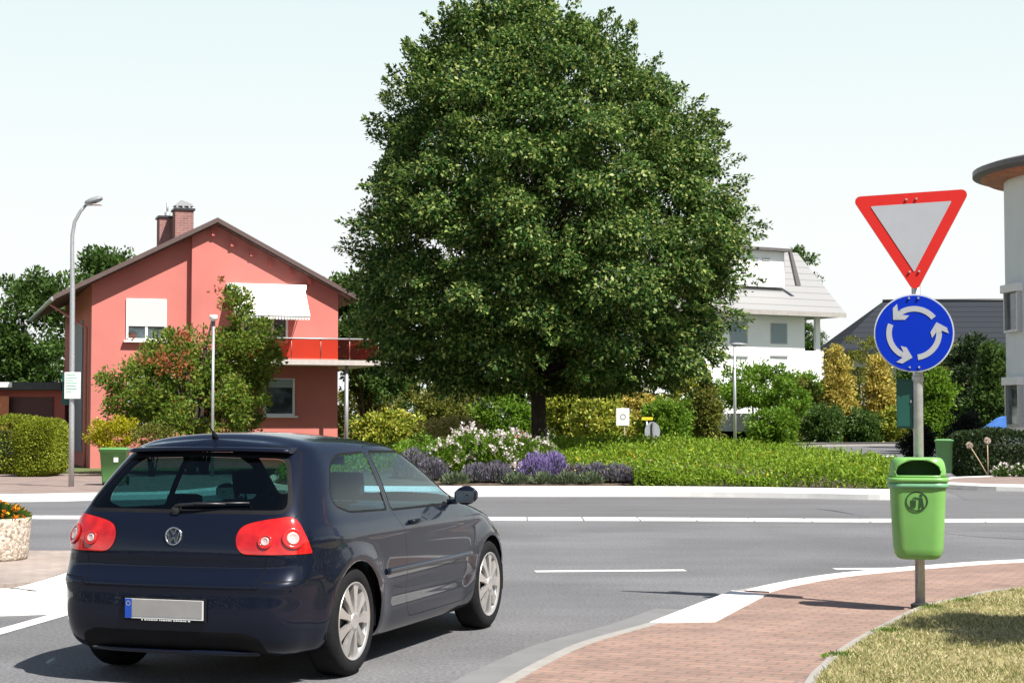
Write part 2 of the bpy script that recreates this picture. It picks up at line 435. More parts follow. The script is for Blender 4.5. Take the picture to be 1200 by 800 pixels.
# channel stones: a chain of slabs with thin joints
mb = MB(); L = [0]
for a, b in zip(ch, ch[1:]): L.append(L[-1] + (Vector(a) - Vector(b)).length)
def along(pl, L, s):
    import bisect as bs
    i = min(max(bs.bisect_right(L, s) - 1, 0), len(pl) - 2); t = (s - L[i]) / max(1e-6, L[i+1] - L[i])
    return (pl[i][0] + (pl[i+1][0]-pl[i][0])*t, pl[i][1] + (pl[i+1][1]-pl[i][1])*t)
s = 0.0
while s < L[-1] - 0.9:
    e = min(s + 0.90, L[-1]); a = along(ch, L, s + 0.012); b = along(ch, L, e - 0.012)
    w = 0.40
    mb.prism([(a[0], a[1]-w), (b[0], b[1]-w), (b[0], b[1]+w), (a[0], a[1]+w)], -0.01, 0.012 + 0.003*random.random(), bottom=False); s = e
struct('channel_stones', mb, M['kerb_white'])

# far left footway block
FL = [gp(-900, 590), gp(-300, 589), gp(0, 588), gp(115, 586), gp(190, 584.5)]
flk = smooth_open(FL + [(-6.6, 36.4), (-6.3, 38.5), (-6.6, 43), (-6.8, 48)], 5)
struct('far_left_kerb', kerb(flk, 0.20, -0.02, 0.15, cham=0.05), M['kerb_white'])
struct('far_left_footway', MB().prism(offs(flk, 0.195) + [(-60, 48)], -0.05, 0.13, False), M['brick_pave_far'])
# garden of the red house and the beds beyond
struct('garden_ground', MB().prism([(-80, 48.0), (-4.2, 48.0), (-4.2, 56), (4, 58), (12.5, 60), (12.5, 97), (11, 130), (-80, 130)], -0.05, 0.14, False), M['lawn'])
# far right footway
fr = smooth_open([gp(1500, 578), gp(1200, 575.5), gp(1110, 572.5), (10.3, 41.4), (11.4, 44.5), (14.2, 48), (14.6, 60)][::-1], 5)
fr = fr[::-1]
struct('far_right_kerb', kerb(fr[::-1], 0.20, -0.02, 0.15, cham=0.05), M['kerb_white'])
struct('far_right_footway', MB().prism(offs(fr[::-1], 0.195) + [(60, 42), (60, 62)], -0.05, 0.13, False), M['brick_pave_far'])
# beyond the right exit road: pale kerb and bed
mb = MB(); v_ = [mb.bm.verts.new(p_) for p_ in ((12.5, 48, .004), (60, 48, .004), (60, 84.6, .46), (12.5, 84.6, .46))]; mb._f(v_)
struct('exit_road', mb, M['asphalt'])
bk = [(60, 84), (30, 84.4), (20, 84.4), (15.2, 82), (13.0, 78)]
struct('exit_road_kerb', kerb(bk, -0.5, 0.2, 0.60, cham=0.06), M['kerb'])
struct('shrub_bed', MB().prism([(60, 84.3), (30, 84.7), (20, 84.7), (14.9, 82.3), (12.6, 78.2), (12.6, 150), (60, 150)], -0.05, 0.57, False), M['lawn'])
mb = MB(); sz = lambda y: .008 + .456 * (y - 48) / 36.6
mb._f([mb.bm.verts.new((x_, y_, sz(y_) + .004)) for x_, y_ in ((13.2, 66.4), (15.0, 66.6), (15.0, 67.8), (13.2, 67.6))]); struct('exit_road_marking', mb, M['paint'])

# near right footway with its kerb, white kerb stone, turf
K = [(-900, 2400), (0, 1300), (300, 1060), (440, 900), (525, 832), (580, 800), (632, 772), (683, 750), (761, 728), (812, 709), (859, 692), (905, 684), (978, 672), (1097, 661.5), (1200, 655.5), (1500, 645), (2200, 640)]
kp = smooth_open([gp(*p, NH) for p in K], 5)
struct('near_kerb', kerb(kp[::-1], 0.10, -0.02, NH, cham=0.012), M['kerb'])
ki = offs(kp[::-1], 0.098)
struct('near_footway', MB().prism(ki + [(-2.5, -2), (-2.6, -12), (60, -12), (60, 24)], -0.05, NH - .004, False), M['brick_pave'])
# broad white kerb slab and the white kerb line that continues from it
wk = [gp(*p, NH) for p in [(762, 729), (812, 709.5), (858, 692), (898, 696.5), (870, 711), (838, 728)]]
struct('white_kerb_slab', MB().prism(wk, 0.0, NH + .006, False), M['kerb_white'])
wl = [gp(*p, NH) for p in [(872, 692), (905, 684), (978, 672), (1097, 661.5), (1200, 655.5), (1500, 645)]]
wl = smooth_open(wl, 5)
struct('white_kerb_line', kerb(offs(wl[::-1], -0.004), 0.24, -0.01, NH + .007, cham=0.012), M['kerb_white'])
# pale gutter beside the kerb
gk = offs([p for p in kp if p[0] < 1.6 and p[1] > 2], 0.004)
struct('gutter', MB().sheet(gk + offs(gk, 0.32)[::-1], 0.004), mat('gutter_asphalt', (0.175, 0.175, 0.175), 0.8, var=0.1, scale=3))
G = [(700, 1900), (810, 1200), (868, 960), (900, 870), (942, 800), (958, 783), (975, 768), (1004, 749), (1035, 733), (1076, 713), (1120, 703), (1200, 690), (1500, 672)]
gpl = smooth_open([gp(*p, NH) for p in G], 5)
struct('edging_kerb', kerb(gpl[::-1], 0.07, 0.0, NH + .025, cham=0.015), M['kerb'])
turf_poly = offs(gpl[::-1], 0.068) + [(0.25, -8), (30, -8), (30, 30)]
struct('turf_base', MB().prism(turf_poly, 0.0, NH + .015, False), M['dry_ground'])

# left splitter island with broad pale kerb
sp = [(-40, 13.4), (-4.4, 13.4), (-3.55, 13.7), (-3.2, 14.6), (-3.2, 17.2), (-3.6, 18.2), (-4.6, 18.6), (-40, 18.6)]
sp = [(-40, 13.4), (-8, 13.4)] + smooth_open(sp[1:-1], 5)[1:] + [(-40, 18.6)]
sp = [RM(p_) for p_ in sp]
struct('splitter_kerb', kerb(sp, 1.0, -0.02, 0.13, cham=0.12), M['kerb_white'])
spi = [(-40, 14.35), (-4.75, 14.35), (-4.15, 14.9), (-4.1, 17.0), (-4.6, 18.45), (-40, 18.55)]
struct('splitter_paving', MB().prism([RM(p_) for p_ in spi], 0.0, 0.136, False), M['splitter_pave'])

# painted lines
mb = MB()
for a, b, y in [((-80, 0, 0)[0], 88, 0)]: pass
def seg(mb, p, q, w0, w1):
    a = Vector(gp(*p)); b = Vector(gp(*q)); t = (b - a).normalized(); n = Vector((-t.y, t.x))
    mb.sheet([tuple(a - n*w0/2), tuple(b - n*w1/2), tuple(b + n*w1/2), tuple(a + n*w0/2)], 0.004)
seg(mb, (-60, 757), (120, 706), 0.16, 0.16)
struct('lane_line', mb, M['paint'])
mb = MB()
for x0, x1 in ((627, 803), (978, 1154), (276, 452), (-75, 101)):
    y0 = 669.5 - (x0 - 627) * 0.008; y1 = 669.5 - (x1 - 627) * 0.008
    seg(mb, (x0, y0), (x1, y1), 0.20, 0.20)
struct('give_way_dashes', mb, M['paint'])
mb = MB()
# dark line drawn across the lane, widening to a lens near its far end
ts = smooth_open([gp(*p) for p in [(955, 596), (985, 600), (1010, 605), (1040, 613), (1110, 625), (1200, 632), (1400, 640)]], 6)
w = [0.03 + 0.42*math.exp(-((i-7)/4.0)**2) for i in range(len(ts))]
l = []; r = []
for i, p in enumerate(ts): l.append((p[0], p[1]+w[i])); r.append((p[0], p[1]-w[i]*.6))
mb.sheet(l + r[::-1], 0.005)
struct('tar_seam', mb, mat('tar', (0.03, 0.03, 0.033), 0.6))
# ------------------------------------------------------------------ houses
class Facade:
    """local frame: x along the facade, -y outwards to the viewer, z up"""
    def __init__(s, px, Y, th):
        s.X = (px - 600) / FPX * Y; s.Y = Y; s.th = th
        s.o = Vector((s.X, Y, 0)); s.u = Vector((math.cos(th), math.sin(th), 0)); s.n = Vector((math.sin(th), -math.cos(th), 0))
    def L(s, px, py, d=0.0):
        r = at(px, py, 1.0) - Vector((0, 0, CAM_H)); c = Vector((0, 0, CAM_H))
        P0 = s.o + s.n * d; t = (P0 - c).dot(s.n) / r.dot(s.n); p = c + r * t
        return (p - P0).dot(s.u), p.z
def darkglass(name, c=(0.03, 0.04, 0.045)):
    m, nt, b = newmat(name)
    n = noise(nt, 1.7, 3); r = ramp(nt, [(0.4, c), (0.62, tuple(4*x for x in c))], n.outputs[0])
    nt.links.new(r.outputs[0], b.inputs['Base Color']); b.inputs['Roughness'].default_value = 0.06; return m
M['win'] = darkglass('dark_pane')
M['pink'] = mat('pink_render', (0.52, 0.168, 0.142), 0.9, var=0.09, scale=0.6, bump=0.15)
M['pink_deep'] = mat('deep_red_render', (0.48, 0.12, 0.10), 0.9, var=0.05, scale=0.8, bump=0.15)
M['roof_brown'] = brickmat('roof_tiles', (0.16, 0.09, 0.075), (0.13, 0.075, 0.065), (0.05, 0.03, 0.03), 0.3, 0.33)
M['verge'] = mat('verge_board', (0.10, 0.065, 0.06), 0.6, var=0.1)
M['soffit'] = mat('soffit', (0.30, 0.09, 0.08), 0.7)
M['chimney'] = brickmat('chimney_brick', (0.30, 0.13, 0.11), (0.24, 0.11, 0.10), (0.30, 0.22, 0.2), 0.24, 0.08, swap=(R(90), 0, 0))
M['shutter'] = None
def slatmat(name, col, pitch=0.06, dark=0.7, axis=2, rough=0.5):
    m, nt, b = newmat(name)
    tc = nt.nodes.new('ShaderNodeTexCoord'); sx = nt.nodes.new('ShaderNodeSeparateXYZ'); nt.links.new(tc.outputs['Object'], sx.inputs[0])
    mt = N(nt, 'ShaderNodeMath', operation='FRACT'); mu = N(nt, 'ShaderNodeMath', operation='MULTIPLY'); mu.inputs[1].default_value = 1/pitch
    nt.links.new(sx.outputs[axis], mu.inputs[0]); nt.links.new(mu.outputs[0], mt.inputs[0])
    r = ramp(nt, [(0.0, tuple(c*dark for c in col)), (0.16, col), (1.0, col)], mt.outputs[0])
    nt.links.new(r.outputs[0], b.inputs['Base Color']); b.inputs['Roughness'].default_value = rough; b.inputs['Specular IOR Level'].default_value = .12
    bp = nt.nodes.new('ShaderNodeBump'); bp.inputs['Strength'].default_value = 0.6; bp.inputs['Distance'].default_value = 0.02
    nt.links.new(mt.outputs[0], bp.inputs['Height']); nt.links.new(bp.outputs[0], b.inputs['Normal']); return m
M['shutter_white'] = slatmat('white_roller_shutter', (0.72, 0.72, 0.72), 0.06, 0.8)
M['shutter_grey'] = slatmat('grey_roller_shutter', (0.30, 0.36, 0.40), 0.09, 0.6)

def window(parent, x0, x1, z0, z1, y=0.0, frame=M['white_plastic'], shutter=0.0, shm=None, mull=1, sill=True, depth=0.05, label=None, pane=None):
    """frame as its own mesh under the house, its pane, shutter and sill under the frame"""
    t = 0.07; mb = MB(); f0, f1 = y - depth, y - 0.004
    mb.box(x0, x1, f0, f1, z0, z0+t); mb.box(x0, x1, f0, f1, z1-t, z1)
    mb.box(x0, x0+t, f0, f1, z0+t, z1-t); mb.box(x1-t, x1, f0, f1, z0+t, z1-t)
    for k in range(1, mull + 1):
        xc = x0 + (x1-x0)*k/(mull+1); mb.box(xc-0.04, xc+0.04, f0+0.004, f1, z0+t, z1-t)
    fr = mb.build('window', frame, parent)
    if label: fr['label'] = label
    MB().box(x0+t+.002, x1-t-.002, y-0.02, y-0.003, z0+t+.002, z1-t-.002).build('pane', pane or M['win'], fr)
    if shutter:
        MB().box(x0+t+.004, x1-t-.004, y-depth-0.012, y-depth-0.002, z1-(z1-z0)*shutter, z1-.03).build('shutter', shm or M['shutter_white'], fr)
    if sill: MB().box(x0-0.08, x1+0.08, y-depth-0.12, y+0.0-0.004, z0-0.06, z0-0.004).build('sill', frame, fr)
    return fr

# ---- red house
TH = R(19); F = Facade(108, 53.0, TH)
rh = empty('gabled_house', F.o, TH, 'large salmon red gabled house with twin brick chimneys, white awning and balcony', 'house')
sx0, _ = F.L(108, 400); sx1, _ = F.L(396, 400); OV = 0.34
ridge_s, ridge_z = F.L(255, 256, OV)
el_s, el_z = F.L(66, 345, OV); er_s, er_z = F.L(402, 338, OV)
D = 11.0
sl_l = (ridge_z - el_z) / (ridge_s - el_s); sl_r = (ridge_z - er_z) / (er_s - ridge_s)
def rz(s): return ridge_z - (ridge_s - s) * sl_l if s < ridge_s else ridge_z - (s - ridge_s) * sl_r
stp = F.L(225, 300)[0]
def wall_prism(mb, s0, s1, y0, y1, zb=0.1):
    tops = [s0] + ([ridge_s] if s0 < ridge_s < s1 else []) + [s1]
    poly = [(s0, zb), (s1, zb)] + [(s, rz(s) - 0.17) for s in tops[::-1]]
    a = [mb.bm.verts.new((p[0], y0, p[1])) for p in poly]; b = [mb.bm.verts.new((p[0], y1, p[1])) for p in poly]
    mb._f(a); mb._f(b[::-1]); n = len(poly)
    for i in range(n): mb._f([a[i], a[(i+1) % n], b[(i+1) % n], b[i]])
mb = MB(); wall_prism(mb, stp, sx1, 0, D); mb.build('wall', M['pink'], rh)
mb = MB(); wall_prism(mb, sx0, stp - 0.002, 0.24, D - 0.1); w2 = mb.build('wall', M['pink'], rh)
# roof slabs
mb = MB(); T = 0.16; ov = OV
for s0, s1 in ((el_s - 0.05, ridge_s), (ridge_s, er_s + 0.5)):
    z0, z1 = rz(s0), rz(s1)
    q = [(s0, z0), (s1, z1), (s1, z1 - T), (s0, z0 - T)]
    a = [mb.bm.verts.new((p[0], -ov, p[1])) for p in q]; b = [mb.bm.verts.new((p[0], D + ov, p[1])) for p in q]
    mb._f(a); mb._f(b[::-1])
    for i in range(4): mb._f([a[i], a[(i+1) % 4], b[(i+1) % 4], b[i]])
roof = mb.build('roof', M['roof_brown'], rh)
mb = MB()
for s0, s1 in ((el_s - 0.08, ridge_s), (ridge_s, er_s + 0.53)):
    z0, z1 = rz(s0) + 0.03, rz(s1) + 0.03
    q = [(s0, -ov-.035, z0), (s1, -ov-.035, z1), (s1, -ov-.035, z1-.15), (s0, -ov-.035, z0-.15)]
    mb.plate(q, (0, -1, 0), 0.03)
mb.build('verge_board', M['verge'], roof)
mb = MB()
mb.tube([(el_s - 0.10, -ov, rz(el_s-.05) - .1), (el_s - 0.10, D + ov, rz(el_s-.05) - .1)], 0.07, 8)
mb.build('gutter', M['galv'], roof)
# chimneys
def chim(px0, px1, ytop, dep, cap):
    x0, z1 = F.L(px0, ytop, -dep); x1, _ = F.L(px1, ytop, -dep)
    zb = rz((x0+x1)/2) - 0.3
    c = MB().box(x0, x1, dep, dep + 0.7, zb, z1).build('chimney', M['chimney'], roof)
    MB().box(x0-.05, x1+.05, dep-.05, dep+.75, z1, z1+.07).build('cap', M['dark_metal'], c)
    mb = MB(); xc = (x0+x1)/2
    if cap:
        for k in range(3): mb.box(x0+.05+k*.2, x0+.11+k*.2, dep+.1, dep+.6, z1+.07, z1+.16)
        v = [(x0-.03, dep+.35, z1+.16), (x1+.03, dep+.35, z1+.16), (xc+.05, dep+.35, z1+.38)]
        mb.plate([(x0-.02, dep+.1, z1+.16), (x1+.02, dep+.1, z1+.16), (xc+.25, dep+.1, z1+.24), (xc-.1, dep+.1, z1+.36)], (0, -1, 0), 0.5)
    else: mb.tube([(xc+.05, dep+.3, z1), (xc+.05, dep+.3, z1+.22)], 0.10, 10); mb.tube([(xc+.05, dep+.3, z1+.2), (xc+.05, dep+.3, z1+.55)], 0.035, 8)
    mb.build('flue', M['galv'], c)
chim(187, 204.5, 255, 3.6, False); chim(205.5, 227, 246, 2.8, True)
# purlin ends under the right verge
for px, py in ((250, 273), (272, 285.5), (295, 297), (317, 308), (341, 319), (363, 330)):
    x, z = F.L(px, py, 0.12)
    MB().box(x-.05, x+.05, -0.14, -0.003, z-.09, z+.09).build('purlin_end', M['pink_deep'], rh)
# windows
x0, z1 = F.L(149, 349); x1, z0 = F.L(196, 399)
window(rh, x0, x1, z0, z1, 0.24, shutter=0.66, label='window with its white roller shutter half closed')
x0, z1 = F.L(283, 352); x1, z0 = F.L(337, 402)
window(rh, x0, x1, z0, z1, 0.0, shutter=0, mull=2, sill=False)
x0, z1 = F.L(309, 443); x1, z0 = F.L(345, 487)
window(rh, x0, x1, z0, z1, 0.0, shutter=0.25, mull=0, shm=M['shutter_grey'])
x0, z1 = F.L(150, 440); x1, z0 = F.L(215, 495)
window(rh, x0, x1, z0, z1, 0.24, mull=1)
# awning
ax0, az1 = F.L(267, 336, 0.08); ax1, _ = F.L(357, 336, 0.08); bx0, bz = F.L(279, 371, 1.25); bx1, _ = F.L(367, 371, 1.25)
aw = MB().box(ax0-.05, ax1+.05, -0.17, -0.004, az1-.06, az1+.12, 0.02).build('awning', M['white_plastic'], rh)
a = [(ax0, -.13, az1), (ax1, -.13, az1), (bx1-.10, -1.25, bz+.1), (bx0-.10, -1.25, bz+.1)]
mb = MB(); mb.plate(a, Vector((0, -.6, 1)), 0.012); mb.box(a[3][0], a[2][0], -1.29, -1.24, bz+.05, bz+.13)
k = 26
w_ = (a[2][0]-a[3][0])/k
for i in range(k):
    xx = a[3][0] + i*w_; mb.plate([(xx, -1.27, bz+.06), (xx+w_, -1.27, bz+.06), (xx+w_*.8, -1.27, bz-.06), (xx+w_*.2, -1.27, bz-.06)], (0, -1, 0), .006)
mb.build('awning_fabric', mat('awning_cloth', (0.82, 0.82, 0.80), 0.8, var=0.02), aw)
for q_ in ([(ax0+.05, -.1, az1-.5), (bx0, -1.22, bz+.08)], [(ax1-.05, -.1, az1-.5), (bx1-.15, -1.22, bz+.08)]): MB().tube(q_, .015, 6).build('awning_arm', M['galv'], aw)
# balcony
dB = 1.35
cx0, cz0 = F.L(272, 427, dB); cx1, cz1 = F.L(446, 420, dB)
bal = MB().box(cx0, cx1, -dB, -0.004, cz0 + .02, cz0 + .18).box(sx1 + .004, cx1, -0.004, 3.2, cz0 + .02, cz0 + .18).build('balcony', mat('balcony_slab', (0.50, 0.45, 0.42), 0.8), rh)
zt = F.L(360, 396.5, dB)[1]
m, nt_, b_ = newmat('smoked_acrylic'); nt_.nodes.remove(b_)
tr = nt_.nodes.new('ShaderNodeBsdfTransparent'); tr.inputs[0].default_value = (0.96, 0.48, 0.38, 1)
df = nt_.nodes.new('ShaderNodeBsdfPrincipled'); df.inputs['Base Color'].default_value = (0.10, 0.035, 0.03, 1); df.inputs['Roughness'].default_value = 0.1
mx = nt_.nodes.new('ShaderNodeMixShader'); mx.inputs[0].default_value = 0.16
nt_.links.new(tr.outputs[0], mx.inputs[1]); nt_.links.new(df.outputs[0], mx.inputs[2]); nt_.links.new(mx.outputs[0], nt_.nodes['Material Output'].inputs[0])
M['acrylic'] = m
mb = MB(); np_ = 5; wpn = (cx1 - .06 - cx0) / np_
for i in range(np_): mb.box(cx0 + i*wpn + .01, cx0 + (i+1)*wpn - .01, -dB + .03, -dB + .04, cz0 + .22, zt - .03)
mb.box(cx1 - .05, cx1 - .04, -dB + .05, 3.1, cz0 + .22, zt - .03)
mb.build('balustrade_panel', M['acrylic'], bal)
mb = MB()
for i in range(np_ + 1): mb.tube([(cx0 + i*wpn, -dB + .07, cz0 + .16), (cx0 + i*wpn, -dB + .07, zt)], .018, 6)
mb.tube([(cx0, -dB + .035, zt), (cx1 - .03, -dB + .035, zt), (cx1 - .03, 3.1, zt)], .028, 8)
mb.build('handrail', M['galv'], bal)
px_, _ = F.L(406, 450, dB - .25)
MB().tube([(px_, -dB + .25, 0.1), (px_, -dB + .25, cz0 + .02)], 0.065, 10).build('post', M['galv'], bal)
# things on the side wall: recess strip, downpipe
MB().box(-0.05 + sx0, sx0 - 0.004, 3.0, 8.0, 0.6, 4.9).build('side_cladding', mat('grey_cladding', (0.20, 0.22, 0.26), 0.6), rh)
mb = MB(); gx = el_s - 0.05; gz = rz(gx) - .16
mb.tube([(gx, 1.4, gz), (gx + .15, 1.3, gz - .12), (sx0 - .09, 1.0, gz - .75), (sx0 - .09, 1.0, 0.15)], 0.045, 8)
mb.build('downpipe', mat('pink_pipe', (0.45, 0.17, 0.15), 0.5), rh)

# ---- flat roofed garage at the far left
ga = empty('flat_garage', at(20, 500, 60) * 1.0, 0, 'low dark red garage with flat roof and orange panel left of the red house', 'garage')
ga.location = (-17.4, 60, 0)
GF = lambda px, py: (at(px, py, 60).x + 17.4, at(px, py, 60).z)
x0, zt_ = GF(-120, 448); x1, zb_ = GF(76, 457)
MB().box(x0, x1, 0.02, 6, 0.14, zb_).build('wall', M['pink_deep'], ga)
rf = MB().box(x0 - .2, x1 - 0.0, -0.55, 6.2, zb_ + .003, zt_).build('roof', M['dark_metal'], ga)
a, c = GF(-100, 448), GF(20, 454); MB().box(a[0], c[0], -0.62, -0.553, c[1], a[1]).build('fascia', M['white_plastic'], rf)
a, c = GF(-40, 465), GF(62, 500); MB().box(a[0], c[0], -0.03, 0.016, 0.2, a[1]).build('garage_door', mat('dark_red_door', (0.10, 0.03, 0.028), 0.6), ga)
a, c = GF(-60, 464), GF(13, 490); MB().box(a[0], c[0], -0.30, -0.25, 0.2, a[1]).build('panel', mat('orange_panel', (0.62, 0.20, 0.10), 0.7), ga)

# ---- white house behind the tree
TW = R(30); FW = Facade(800, 91.0, TW)
wh = empty('white_house', FW.o, TW, 'white two storey house with pale striped roof and white dormer, right of the big tree', 'house')
M['lamella'] = slatmat('pale_roof_strips', (0.27, 0.27, 0.268), 0.42, 0.55)
wx0 = -9.0; wx1, _ = FW.L(943, 400); _, ez = FW.L(900, 363, 1.2)
MB().box(wx0, wx1, 0, 9, 0.1, ez + .35).build('wall', M['white_wall'], wh)
ex1, _ = FW.L(991, 369, 1.2); rx1, rzz = FW.L(940, 300, -3.2)
ex0 = wx0 - 1.2; rx0 = wx0 + 2.0; rzz = FW.L(900, 292, -3.2)[1]
mb = MB()
lo = [(ex0, -1.2, ez), (ex1, -1.2, ez), (ex1, 10.2, ez), (ex0, 10.2, ez)]
v = [mb.bm.verts.new(p) for p in lo]; v2 = [mb.bm.verts.new((p[0], p[1], p[2] - .22)) for p in lo]
t0 = mb.bm.verts.new((rx0, 4.0, rzz)); t1 = mb.bm.verts.new((rx1 + .3, 4.0, rzz))
for q in ([v[0], v[1], t1, t0], [v[1], v[2], t1], [v[2], v[3], t0, t1], [v[3], v[0], t0], v2[::-1]): mb._f(q)
for i in range(4): mb._f([v2[i], v2[(i+1) % 4], v[(i+1) % 4], v[i]])
wr = mb.build('roof', M['lamella'], wh)
MB().box(ex0, ex1 + .02, -1.24, -1.205, ez - .26, ez - .02).build('fascia', mat('grey_fascia', (0.32, 0.30, 0.28), 0.6), wr)
# dormer
d0, dz1 = FW.L(845, 293, -0.3); d1, _ = FW.L(919, 293, -0.3); dzb = FW.L(900, 336, -0.3)[1]
dz1 = FW.L(880, 293, -0.3)[1]
dm = MB().box(d0, d1 - .0, 0.3, 3.9, dzb, dz1).build('dormer', M['white_wall'], wr)
MB().box(d0 - .2, d1 + .25, -0.1, 4.3, dz1 + .003, dz1 + .16).build('dormer_roof', mat('dark_fascia', (0.10, 0.09, 0.09), 0.6), dm)
dd, _ = FW.L(933, 334, 0.1)
mb = MB(); mb.plate([(d1 + .05, -.08, dz1 + .1), (d1 + .22, -.08, dz1 + .1), (dd + .1, -.4, dzb + .1), (dd - .2, -.4, dzb + .1)], (0, -1, .2), 0.15)
mb.build('dormer_verge', mat('dark_verge', (.09, .085, .085), .6), dm)
a, zz = FW.L(880, 301, -.3); c, zz2 = FW.L(889, 305, -.3)
window(dm, a, c, zz2, zz, 0.3, mull=0, sill=False, frame=M['galv']); a, zz = FW.L(893, 301.5, -.3); c, zz2 = FW.L(902, 305.5, -.3)
window(dm, a, c, zz2, zz, 0.3, mull=0, sill=False, frame=M['galv'])
for px0, px1, p0, p1 in ((855, 875.5, 376, 403), (903, 922, 378.5, 403)):
    a, zz = FW.L(px0, p0); c, zz2 = FW.L(px1, p1)
    wv = window(wh, a, c, zz2, zz, 0.0, mull=0, sill=False, shutter=0.96, shm=M['shutter_grey'], frame=mat('grey_frame', (0.35, 0.38, 0.4), 0.5))
    MB().box(a - .05, c + .05, -0.10, -0.004, zz2 - .72, zz2 - .64).build('sill', M['galv'], wv)
# corner loggia with column
lx1, _ = FW.L(965, 420, 0.0); _, pz = FW.L(950, 411, 0.0); cxx, _ = FW.L(957, 400, 0); cxy, _ = FW.L(962, 400, 0)
mb = MB(); mb.box(wx1 + .003, lx1, 0.0, 0.2, 0.1, pz); mb.box(wx1 + .003, lx1, 5.0, 5.2, 0.1, pz); mb.box(lx1 - .2, lx1, .2, 5.0, 0.1, pz); mb.box(wx1 + .003, lx1 - .2, .2, 5.0, pz - 1.1, pz - .95)
mb.build('parapet', M['white_wall'], wh)
MB().box(cxx, cxy, 0.05, 0.25, pz + .002, ez - .2).build('column', M['white_wall'], wh)

# low white building far behind the crown
lb = empty('low_white_building', (2.0, 84, 0), 0, 'low white flat building glimpsed behind the trunk of the big tree', 'building')
x0 = at(572, 450, 84).x - 2; x1 = at(700, 450, 84).x - 2; zt_ = at(600, 432, 84).z
MB().box(x0, x1, 0, 6, 0.1, zt_).build('wall', M['white_wall'], lb)
MB().box(x0 - .2, x1 + .2, -.2, 6.2, zt_ + .002, zt_ + .15).build('roof', M['verge'], lb)
for px in (590, 625, 662):
    a = at(px, 445, 84).x - 2; window(lb, a, a + 1.1, zt_ - 1.9, zt_ - .7, 0.0)
# carport between the shrubs
cp = empty('carport', (12.0, 84, 0), 0, 'white carport wall with dark opening left of the bright green round tree', 'carport')
g = lambda px, py: (at(px, py, 84).x - 12.0, at(px, py, 84).z)
x0, zt_ = g(822, 484); x1, _ = g(888, 484); _, zb_ = g(850, 505)
MB().box(x0, x1, 0, 5, zb_, zt_).build('upper_wall', mat('pale_grey_wall', (0.50, 0.51, 0.53), 0.8), cp)
mb = MB(); mb.box(x0, x0 + .3, 0, 5, 0.1, zb_ - .003); mb.box(x1 - .3, x1, 0, 5, 0.1, zb_ - .003); mb.box(x0 + .3, x1 - .3, 4.8, 5, 0.1, zb_ - .003)
mb.build('opening', mat('carport_inside', (0.05, 0.05, 0.05), 0.9), cp)

# ---- dark roofed house at the right
dh = empty('dark_roofed_house', (0, 0, 0), 0, 'house with steep dark grey tiled roof behind the blue round sign', 'house')
Yd = 106.0; dh.location = (at(1080, 400, Yd).x, Yd, 0); dx = dh.location.x
g = lambda px, py, Y=Yd: (at(px, py, Y).x - dx, at(px, py, Y).z)
e0 = g(978, 410); r0 = g(1036, 353, Yd + 4); r1 = g(1300, 342, Yd + 4)
ez2 = e0[1]
MB().box(e0[0] + 1, r1[0], .8, 9, 0.1, ez2 + .3).build('wall', mat('grey_beige_render', (0.42, 0.40, 0.37), 0.9), dh)
mb = MB(); v = [mb.bm.verts.new(p) for p in ((e0[0], 0, ez2), (r1[0] + 2, 0, ez2), (r1[0] + 2, 9.5, ez2), (e0[0], 9.5, ez2))]
v2 = [mb.bm.verts.new(x.co - Vector((0, 0, .25))) for x in v]
a = mb.bm.verts.new((r0[0], 4.4, r0[1])); b = mb.bm.verts.new((r1[0], 4.4, r0[1] + .1))
for q in ([v[0], v[1], b, a], [v[1], v[2], b], [v[2], v[3], a, b], [v[3], v[0], a], v2[::-1]): mb._f(q)
for i in range(4): mb._f([v2[i], v2[(i+1) % 4], v[(i+1) % 4], v[i]])
M['slate'] = slatmat('dark_grey_tiles', (0.030, 0.034, 0.042), 0.36, 0.3, rough=0.9)
rr = mb.build('roof', M['slate'], dh)
MB().tube([(r0[0], 4.4, r0[1] + .04), (r1[0], 4.4, r0[1] + .14)], .11, 8).build('ridge_tile', M['dark_metal'], rr)
# ---- white round tower house at the right edge
Yt = 52.0; rt = 3.6; tx = at(1178, 300, Yt).x + rt + .42
tw = empty('round_tower_house', (tx, Yt + 1, 0), 0, 'white rendered house corner with overhanging disc roof of reddish wood at the right edge', 'house')
zr = at(1150, 205, Yt).z
mb = MB(); mb.sm = True; mb.lathe([(rt, 0.1), (rt, 4), (rt, zr)], n=64); mb.build('wall', M['white_wall'], tw, recalc=True)
rd = rt + (1178 - 1141) / FPX * Yt
mb = MB(); mb.lathe([(rt - .3, zr - .02), (rd - .45, zr + .02), (rd - .25, zr + .12)], n=64)
sf = mb.build('roof', mat('wood_soffit', (0.42, 0.15, 0.07), 0.6, var=0.25, scale=3), tw)
mb = MB(); mb.lathe([(rd - .25, zr + .12), (rd, zr + .2), (rd, zr + .36), (rd - .3, zr + .46), (0.01, zr + .9)], n=64)
mb.build('roof_edge', mat('zinc_edge', (0.16, 0.14, 0.14), 0.5, metal=.5), sf)
